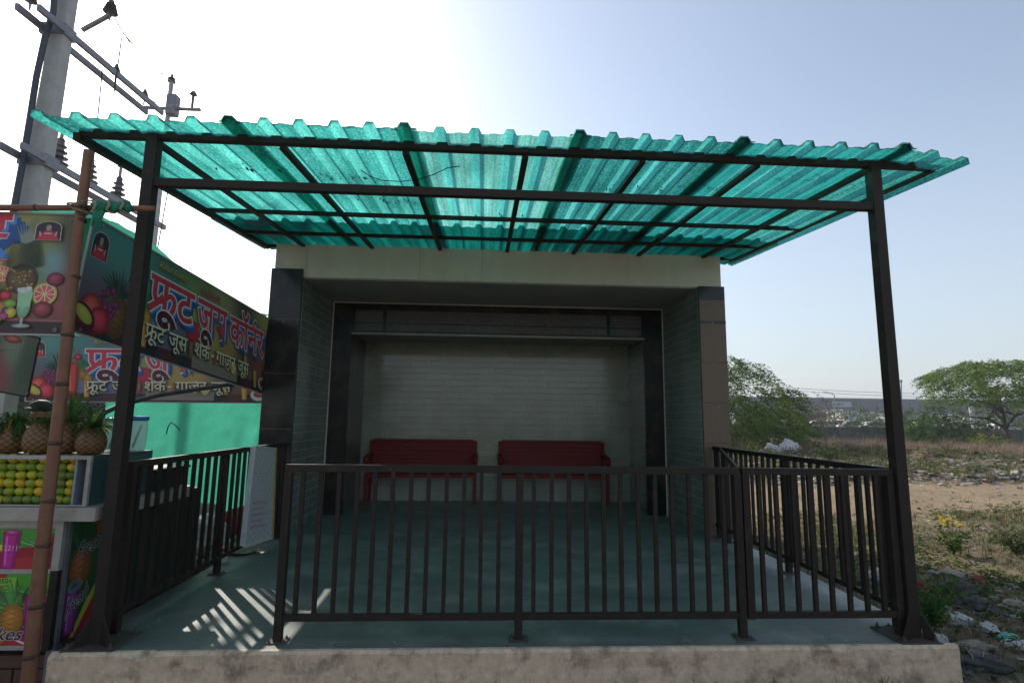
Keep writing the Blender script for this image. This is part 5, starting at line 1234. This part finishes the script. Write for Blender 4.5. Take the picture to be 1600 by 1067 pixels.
# bushy green plant by the right post foot, marigold like flowers
def shrub(label, p, r_, h, n_, seed, col=(.05, .12, .025), leaf=.018, flowers=0, name='weed_plant', grp='leafy weeds right of the platform'):
    rs = random.Random(seed); root = thing(name, label, 'plant', p, grp); st = MB(); lf = MB(); lf.c = []
    for k in range(max(5, n_//14)):
        a = rs.uniform(0, 2*PI); e = Vector((math.cos(a)*r_*rs.uniform(.2, 1), math.sin(a)*r_*rs.uniform(.2, 1), h*rs.uniform(.5, 1))); pts = [Vector(p)+Vector((e.x*t_**1.5, e.y*t_**1.5, e.z*t_)) for t_ in (0, .25, .5, .75, 1)]
        st.tube(pts, [.004, .0035, .003, .002, .001], 5)
        for i in range(14):
            q = pts[1].lerp(pts[4], i/13)+Vector((rs.gauss(0, leaf), rs.gauss(0, leaf), rs.gauss(0, leaf))); g_ = rs.uniform(.6, 1.6); leaf_quad(lf, q, leaf*rs.uniform(.8, 1.5), tuple(v*g_ for v in col), rs)
    st.build('stem', bark, root); lf.build('foliage', leaf_m, root)
    if flowers:
        fl = MB(); fl.c = []
        for k in range(flowers):
            a = rs.uniform(0, 2*PI); q = Vector(p)+Vector((math.cos(a)*r_*.35, math.sin(a)*r_*.35, h*rs.uniform(.85, 1.15)))
            for i in range(12): leaf_quad(fl, q+Vector((rs.gauss(0, .015), rs.gauss(0, .015), rs.gauss(0, .008))), .018, (.75, .55, .02), rs)
        fl.build('flower', leaf_m, root)
pp = atz(1460, 985, GZ); shrub('bright green leafy weed at the foot of the right canopy post', (pp.x, pp.y, GZ), .30, .46, 420, 1, (.05, .14, .02), .020)
pp = atz(1490, 868, GZ); shrub('yellow flowering weed in the open ground right of the canopy post', (pp.x, pp.y, GZ), .25, .42, 200, 2, (.07, .12, .03), .03, 7, 'flowering_weed')
pp = atz(1545, 705, GZ); shrub('yellow flowering bush under the big acacia', (pp.x, pp.y, GZ), 1.3, .9, 700, 3, (.12, .15, .03), .09, 30, 'flowering_weed')
pp = atz(1590, 870, GZ); shrub('tall grey green weed clump at the right edge', (pp.x, pp.y, GZ), .45, .45, 500, 4, (.12, .15, .07), .03)
pp = atz(1300, 725, GZ); shrub('dark green weed bush before the dry brush', (pp.x, pp.y, GZ), 1.0, .8, 500, 5, (.06, .09, .03), .06)
pp = atz(1185, 720, GZ); shrub('low green weed beside the white sacks', (pp.x, pp.y, GZ), 1.0, .7, 400, 6, (.08, .12, .03), .06)
# ------------------------------------------------------------------ rubbish
for k, (xp, yp, r_, lab) in enumerate(((1213, 716, (.42, .4, .42), 'grey white sack left of the fullest sack beyond the railing'), (1240, 716, (.52, .45, .55), 'fullest white sack standing beyond the railing'), (1238, 700, (.5, .5, .35), 'white sack piled behind the fullest one'))):
    p = atz(xp, yp, GZ); crumple('sack', lab, 'sack', (p.x, p.y+.3, GZ+.15), r_, sack_m, 30+k, 'white sacks beyond the side railing')
near = [(1500, 972, (.10, .09, .07), sack_m, 'white crumpled bag in the rubbish behind the right post foot'), (1468, 1003, (.07, .06, .06), sack_m, 'small white paper scrap beside the platform corner'), (1445, 968, (.06, .06, .04), teal_bag, 'pale teal scrap tucked behind the right post base'),
        (1575, 998, (.09, .07, .05), teal_bag, 'teal plastic bag among the near rubbish'), (1545, 985, (.08, .08, .06), sack_m, 'white carton scrap right of the leafy weed'), (1520, 948, (.16, .12, .09), grey_cloth, 'dark purple grey rag heap behind the leafy weed'),
        (1525, 1015, (.20, .10, .05), tan_cloth, 'long tan rag at the right of the platform corner'), (1590, 950, (.16, .12, .07), tan_cloth, 'tan cloth scrap at the right edge of the rubbish'), (1535, 1040, (.24, .14, .06), grey_cloth, 'large dark grey rag at the bottom right corner'),
        (1533, 1028, (.07, .05, .04), pmat('taupe_pad', (.22, .19, .17), None, 9, .8), 'smooth taupe pad lying on the dark grey rag'), (1487, 905, (.18, .14, .10), tan_cloth, 'pale stone coloured rag heap right of the post'), (1530, 908, (.08, .07, .05), red_cloth, 'small red cloth on the weeds right of the post'),
        (1500, 925, (.20, .16, .10), grey_cloth, 'dark rag heap under the pale stone coloured rag'), (1395, 915, (.16, .12, .12), blue_bag, 'blue and white printed bag behind the right railing'), (1375, 905, (.14, .12, .10), sack_m, 'white bag behind the right railing beside the blue one'),
        (1437, 922, (.10, .10, .08), red_cloth, 'pink red bag showing just right of the canopy post'), (1595, 1010, (.14, .10, .05), sack_m, 'dirty white sheet at the right edge near the bottom'), (1560, 960, (.10, .08, .05), grey_cloth, 'grey rag between the leafy weed and the right edge')]
for k, (xp, yp, r_, m_, lab) in enumerate(near):
    p = atz(xp, yp, GZ); crumple('rubbish_scrap', lab, 'rubbish', (p.x, p.y, ground_h(p.x, p.y)+r_[2]*.2), tuple(q_*.78 for q_ in r_), m_, 50+k, 'rubbish scraps beside the platform')
lit = MB(); lit.c = []; r_ = random.Random(5)
LC = [(.55, .54, .52), (.45, .43, .40), (.30, .28, .26), (.16, .15, .15), (.06, .06, .065), (.35, .29, .22), (.12, .16, .30), (.35, .07, .07), (.45, .40, .20)]
LW = [9, 9, 9, 9, 8, 9, .4, .4, .6]
def scrap(x, y, s_):
    z = ground_h(x, y)+.01+(r_.uniform(0, .16) if y > 11 else 0); c_ = r_.choices(LC, LW)[0]; g_ = r_.uniform(.7, 1.1); c_ = tuple(v*g_ for v in c_); k = len(lit.v); n_ = 7; a0 = r_.uniform(0, PI); el = r_.uniform(.35, 1)
    lit.v.append(Vector((x, y, z+s_*.35*r_.random())))
    for i in range(n_):
        a = 2*PI*i/n_; q = s_*r_.uniform(.6, 1.2); px, py = math.cos(a)*q, math.sin(a)*q*el; lit.v.append(Vector((x+px*math.cos(a0)-py*math.sin(a0), y+px*math.sin(a0)+py*math.cos(a0), z+r_.uniform(-.2, .55)*s_)))
    for i in range(n_): lit.f.append((k, k+1+i, k+1+(i+1) % n_)); lit.c.append(tuple(v*r_.uniform(.85, 1.1) for v in c_))
for k in range(3600):
    y = r_.uniform(11.6, 30)**1; x = r_.uniform(y*.35+2, y*1.2+7)
    if noise.noise(Vector((x*.35, y*.6, 7))) > -.1: scrap(x, y, r_.uniform(.04, .17)*(1 if r_.random() < .9 else 1.8))
for k in range(500):
    x, y = r_.uniform(5.1, 7.6), r_.uniform(-.5, 2.2); scrap(x, y, r_.uniform(.015, .06))
for k in range(1100):
    x, y = r_.uniform(5.1, 12), r_.uniform(-.6, 6.5)
    if y < 3.0+1.2*noise.noise(Vector((x, y, 1))) or r_.random() < .15: scrap(x, y, r_.uniform(.015, .06))
for k in range(900):
    x = r_.uniform(8, 24); scrap(x, 10.6+.12*x-1.0+r_.gauss(0, .45)+.5*noise.noise(Vector((x*.7, 0, 4))), r_.uniform(.03, .13))
for k in range(500):
    x = r_.uniform(5.5, 20); scrap(x, .12*x+6.4+r_.uniform(-1.6, 2.4), r_.uniform(.01, .05))
for k in range(700):
    x, y = r_.uniform(-6, -.4), r_.uniform(1.8, 9); scrap(x, y, r_.uniform(.03, .10))
stuff(lit.build('litter', pmat('x', (1, 1, 1)) if False else leaf_m), 'scattered paper and plastic litter over the ground', 'litter')
tw = MB(); r_ = random.Random(9)
for k in range(420):
    x, y = r_.uniform(5.1, 9.5), r_.uniform(-.5, 4.5); z = ground_h(x, y)+r_.uniform(.005, .05); a = r_.uniform(0, PI); L_ = r_.uniform(.05, .22)
    tw.tube([(x, y, z), (x+math.cos(a)*L_*.5, y+math.sin(a)*L_*.5, z+.01), (x+math.cos(a+.3)*L_, y+math.sin(a+.3)*L_, z)], .0025, 4)
stuff(tw.build('dry_twigs', pmat('twig', (.30, .24, .17), (.16, .12, .08), 5, .9)), 'dry twigs and straw lying right of the platform', 'twigs')
# ------------------------------------------------------------------ far background
WY = 36.0
wl = MB(); x = 5.0; r_ = random.Random(2)
while x < 75:
    h = 1.28+r_.uniform(-.07, .08); y = WY+(x-20)*.02; wl.box(x, x+2.85, y, y+.22, GZ-.3, GZ+h); wl.box(x+2.86, x+3.2, y-.05, y+.27, GZ-.3, GZ+h+.10); x += 3.21
tag(wl.build('boundary_wall', bwall), 'low weathered grey boundary wall behind the rubbish ground', 'wall')
wh = thing('warehouse', 'long low blue grey warehouse on the horizon behind the parked cars', 'warehouse', (110, 150, GZ))
zt_w = aty(1250, 623.5, 150).z
MB().box(20, 330, 150, 230, GZ-1, zt_w).build('wall', ware_wall, wh); MB().box(19, 331, 149.6, 150.4, zt_w+.01, zt_w+.5).build('parapet', pmat('parapet_grey', (.20, .20, .23), None, .5, .6), wh)
a, c = aty(1300, 627, 149.5), aty(1331, 636, 149.5); MB().box(a.x, c.x, 149.5, 149.9, c.z, a.z).build('light_panel', ware_light, wh)
cg = MB()
for k in range(60): cg.box(22+k*5, 22.3+k*5, 149.75, 149.98, GZ, zt_w-.6)
cg.build('cladding_rib', ware_wall, wh)
for xp, w_, z_, lab in ((1190, 9, 3.4, 'pale low shed glimpsed behind the drooping acacia'), (1345, 6, 3.6, 'small white cabin among the far trees left of the right post'), (1415, 5, 3.0, 'small white cabin just right of the canopy post'), (1537, 7, 3.0, 'cream cabin under the big acacia')):
    p = aty(xp, 668, 90); s_ = thing('cabin', lab, 'cabin', (p.x, 90, GZ), 'small cabins before the warehouse'); MB().box(p.x-w_/2, p.x+w_/2, 90, 95, GZ, z_-.25).build('wall', white_plastic if xp != 1190 else ware_light, s_); MB().box(p.x-w_/2-.3, p.x+w_/2+.3, 89.7, 95.3, z_-.24, z_).build('roof', galv, s_)
    MB().box(p.x-.5, p.x+.5, 89.95, 89.995, GZ, 1.7).build('door', galv, s_)
def car(p, label, paint, hatch):
    root = thing('parked_car', label, 'car', p, 'cars parked beyond the boundary wall'); x, y, z = p
    prof = [(-2.0, .25), (-2.05, .55), (-1.95, .85), (-1.2, .98), (-.55, 1.42), (.85, 1.46), (1.55, 1.05 if not hatch else 1.15), (2.0, .95), (2.05, .5), (1.95, .25)]
    mb = MB(); n_ = len(prof)
    for yy_, k in ((-.82, 1), (.82, 1)):
        for a, b_ in prof: mb.v.append(Vector((x+a, y+yy_*(1 if b_ < 1 else .86), z+b_)))
    mb.f = [tuple(reversed(range(n_))), tuple(n_+i for i in range(n_))]+[(i, (i+1) % n_, n_+(i+1) % n_, n_+i) for i in range(n_)]
    mb.build('body', paint, root, bevel=.05)
    for yy_ in (-.80, .79):
        mb = MB(); q = [(-1.08, 1.0), (-.5, 1.36), (.78, 1.39), (1.35, 1.05)]
        mb.v = [Vector((x+a, y+yy_*(1.03 if b_ < 1.1 else .905)+o_, z+b_)) for o_ in (-.012, .012) for a, b_ in q]; mb.f = [(0, 1, 2, 3), (7, 6, 5, 4), (0, 4, 5, 1), (1, 5, 6, 2), (2, 6, 7, 3), (3, 7, 4, 0)]
        mb.build('side_window', car_glass, root)
    for a in (-1.3, 1.3):
        for yy_ in (-.80, .80):
            w_ = MB().tube([(x+a, y+yy_-.1, z+.31), (x+a, y+yy_+.1, z+.31)], .31, 16).build('wheel', rubber, root); MB().tube([(x+a, y+yy_-.108, z+.31), (x+a, y+yy_+.108, z+.31)], .17, 12).build('rim', alu, w_) if False else None
    return root
cars = [1172, 1192, 1212, 1234, 1254, 1272, 1292, 1309, 1326, 1343, 1362, 1382, 1416, 1438, 1478, 1500, 1520, 1556, 1580]
protos = {}
for k, xp in enumerate(cars):
    Y = 66+(k*37 % 5)*1.3; p = aty(xp, 668, Y); paint = car_dark if k in (4, 9, 15) else car_white; key = (k in (4, 9, 15), k % 2)
    col_n = 'dark' if k in (4, 9, 15) else 'white'; body = 'hatchback' if k % 2 else 'sedan'
    side = 'left' if xp < 1390 else 'right'; idx = k if xp < 1390 else k-12
    lab = '%s %s beyond the wall, %s car %s of right canopy post' % (col_n, body, ORD[idx], side)
    base = Vector((p.x, Y, GZ+.35))
    if key not in protos: protos[key] = car(base, lab, paint, k % 2)
    else:
        o = copy_tree(protos[key]); o.location = base; o['label'] = lab
yd = MB().box(20, 150, 60, 100, GZ-.1, GZ+.35); struct(yd.build('car_park', pmat('tarmac', (.09, .09, .09), (.06, .06, .06), 1, .9)))
for xp, Y, yt, lab in ((1304, 80, 618, 'thin street lamp standing before the warehouse left of the right post'), (1408, 60, 597, 'thin pale mast just right of the canopy post')):
    p, q = aty(xp, 680, Y), aty(xp, yt, Y); l_ = thing('street_lamp', lab, 'street lamp', (p.x, Y, GZ), 'thin masts before the warehouse'); MB().tube([(p.x, Y, GZ), (q.x, Y, q.z)], [.12, .07], 8).build('pole', galv, l_)
    if xp == 1304: MB().tube([(q.x, Y, q.z), (q.x-.5, Y, q.z+.35), (q.x-1.3, Y, q.z+.5)], .06, 6).build('arm', galv, l_); MB().box(q.x-1.9, q.x-1.2, Y-.15, Y+.15, q.z+.42, q.z+.56).build('lamp_head', galv, l_)
    else: MB().lathe([(.14, 0), (.14, .25), (.05, .3)], (q.x, Y, q.z), 8).build('lamp_head', galv, l_)
p, q = aty(1524, 668, 55), aty(1517, 646, 55); tag(MB().tube([(p.x, 55, GZ), (p.x-.2, 55, 3.3)], .28, 8).build('concrete_post', concrete_pole), 'short pale concrete post seen under the big acacia', 'post')
for k, (y0, y1) in enumerate(((607, 611), (611, 616))):
    tag(MB().tube(catenary(aty(1180, y0-6, 110), aty(1620, y1+2, 110), 1.0, 20), .05, 4).build('power_wire', rubber), ('upper' if k == 0 else 'lower')+' distant overhead wire above the warehouse', 'wire', 'distant wires above the warehouse')

hz = MB().box(-880, 880, -60, 1400, GZ-1.6, 24).build('haze', None) if False else None
hm_, t, b = newmat('dusty_air'); t.nodes.remove(b)
pv = t.nodes.new('ShaderNodeVolumePrincipled'); pv.inputs['Color'].default_value = (.80, .86, .95, 1); pv.inputs['Density'].default_value = .0008; pv.inputs['Anisotropy'].default_value = .3
t.links.new(pv.outputs[0], t.nodes['Material Output'].inputs['Volume'])
stuff(MB().box(-910, 910, -310, 1510, GZ-2.2, 26).build('haze', hm_))
sc.cycles.volume_bounces = 0; sc.cycles.volume_step_rate = 10

# windblown leaves on the roof sheets and a little dust and leaf litter on the floor
rl = MB(); rl.c = []; r_ = random.Random(31)
for k in range(420):
    cx_, cy_ = r_.choice(((.9, .15), (1.0, .75), (3.4, .8), (3.9, .7), (1.4, 1.3), (4.6, .4), (.3, .6), (2.2, 1.7))); x = cx_+r_.gauss(0, .22); y = cy_+r_.gauss(0, .05)
    leaf_quad(rl, Vector((x, y, zr(y)+.045+r_.uniform(0, .02))), r_.uniform(.008, .028), (.06, .045, .025), r_)
stuff(rl.build('roof_leaves', leaf_m), 'dead leaves caught on top of the green roof sheets', 'leaves')
fl = MB(); fl.c = []
for k in range(170):
    e_ = r_.random()
    if e_ < .4: x, y = r_.uniform(.1, 4.8), r_.choice((.0, 4.9))+r_.gauss(.05, .12)
    elif e_ < .7: x, y = r_.choice((.13, 4.68))+r_.gauss(0, .07), r_.uniform(.1, 4.1)
    else: x, y = r_.uniform(.1, 4.7), r_.uniform(0, 4)
    k_ = len(fl.v); s_ = r_.uniform(.004, .014); a = r_.uniform(0, PI); d = Vector((math.cos(a), math.sin(a), 0))*s_; q = Vector((-d.y, d.x, 0))*.5; p = Vector((x, max(-.07, y), .004))
    fl.v += [p-d, p+q+Vector((0, 0, .003)), p+d+Vector((0, 0, .004)), p-q]; fl.f.append((k_, k_+1, k_+2, k_+3)); fl.c.append(r_.choice(((.30, .24, .15), (.18, .13, .08), (.45, .43, .38))))
stuff(fl.build('floor_litter', leaf_m), 'bits of dry leaf and paper on the shelter floor', 'leaves')
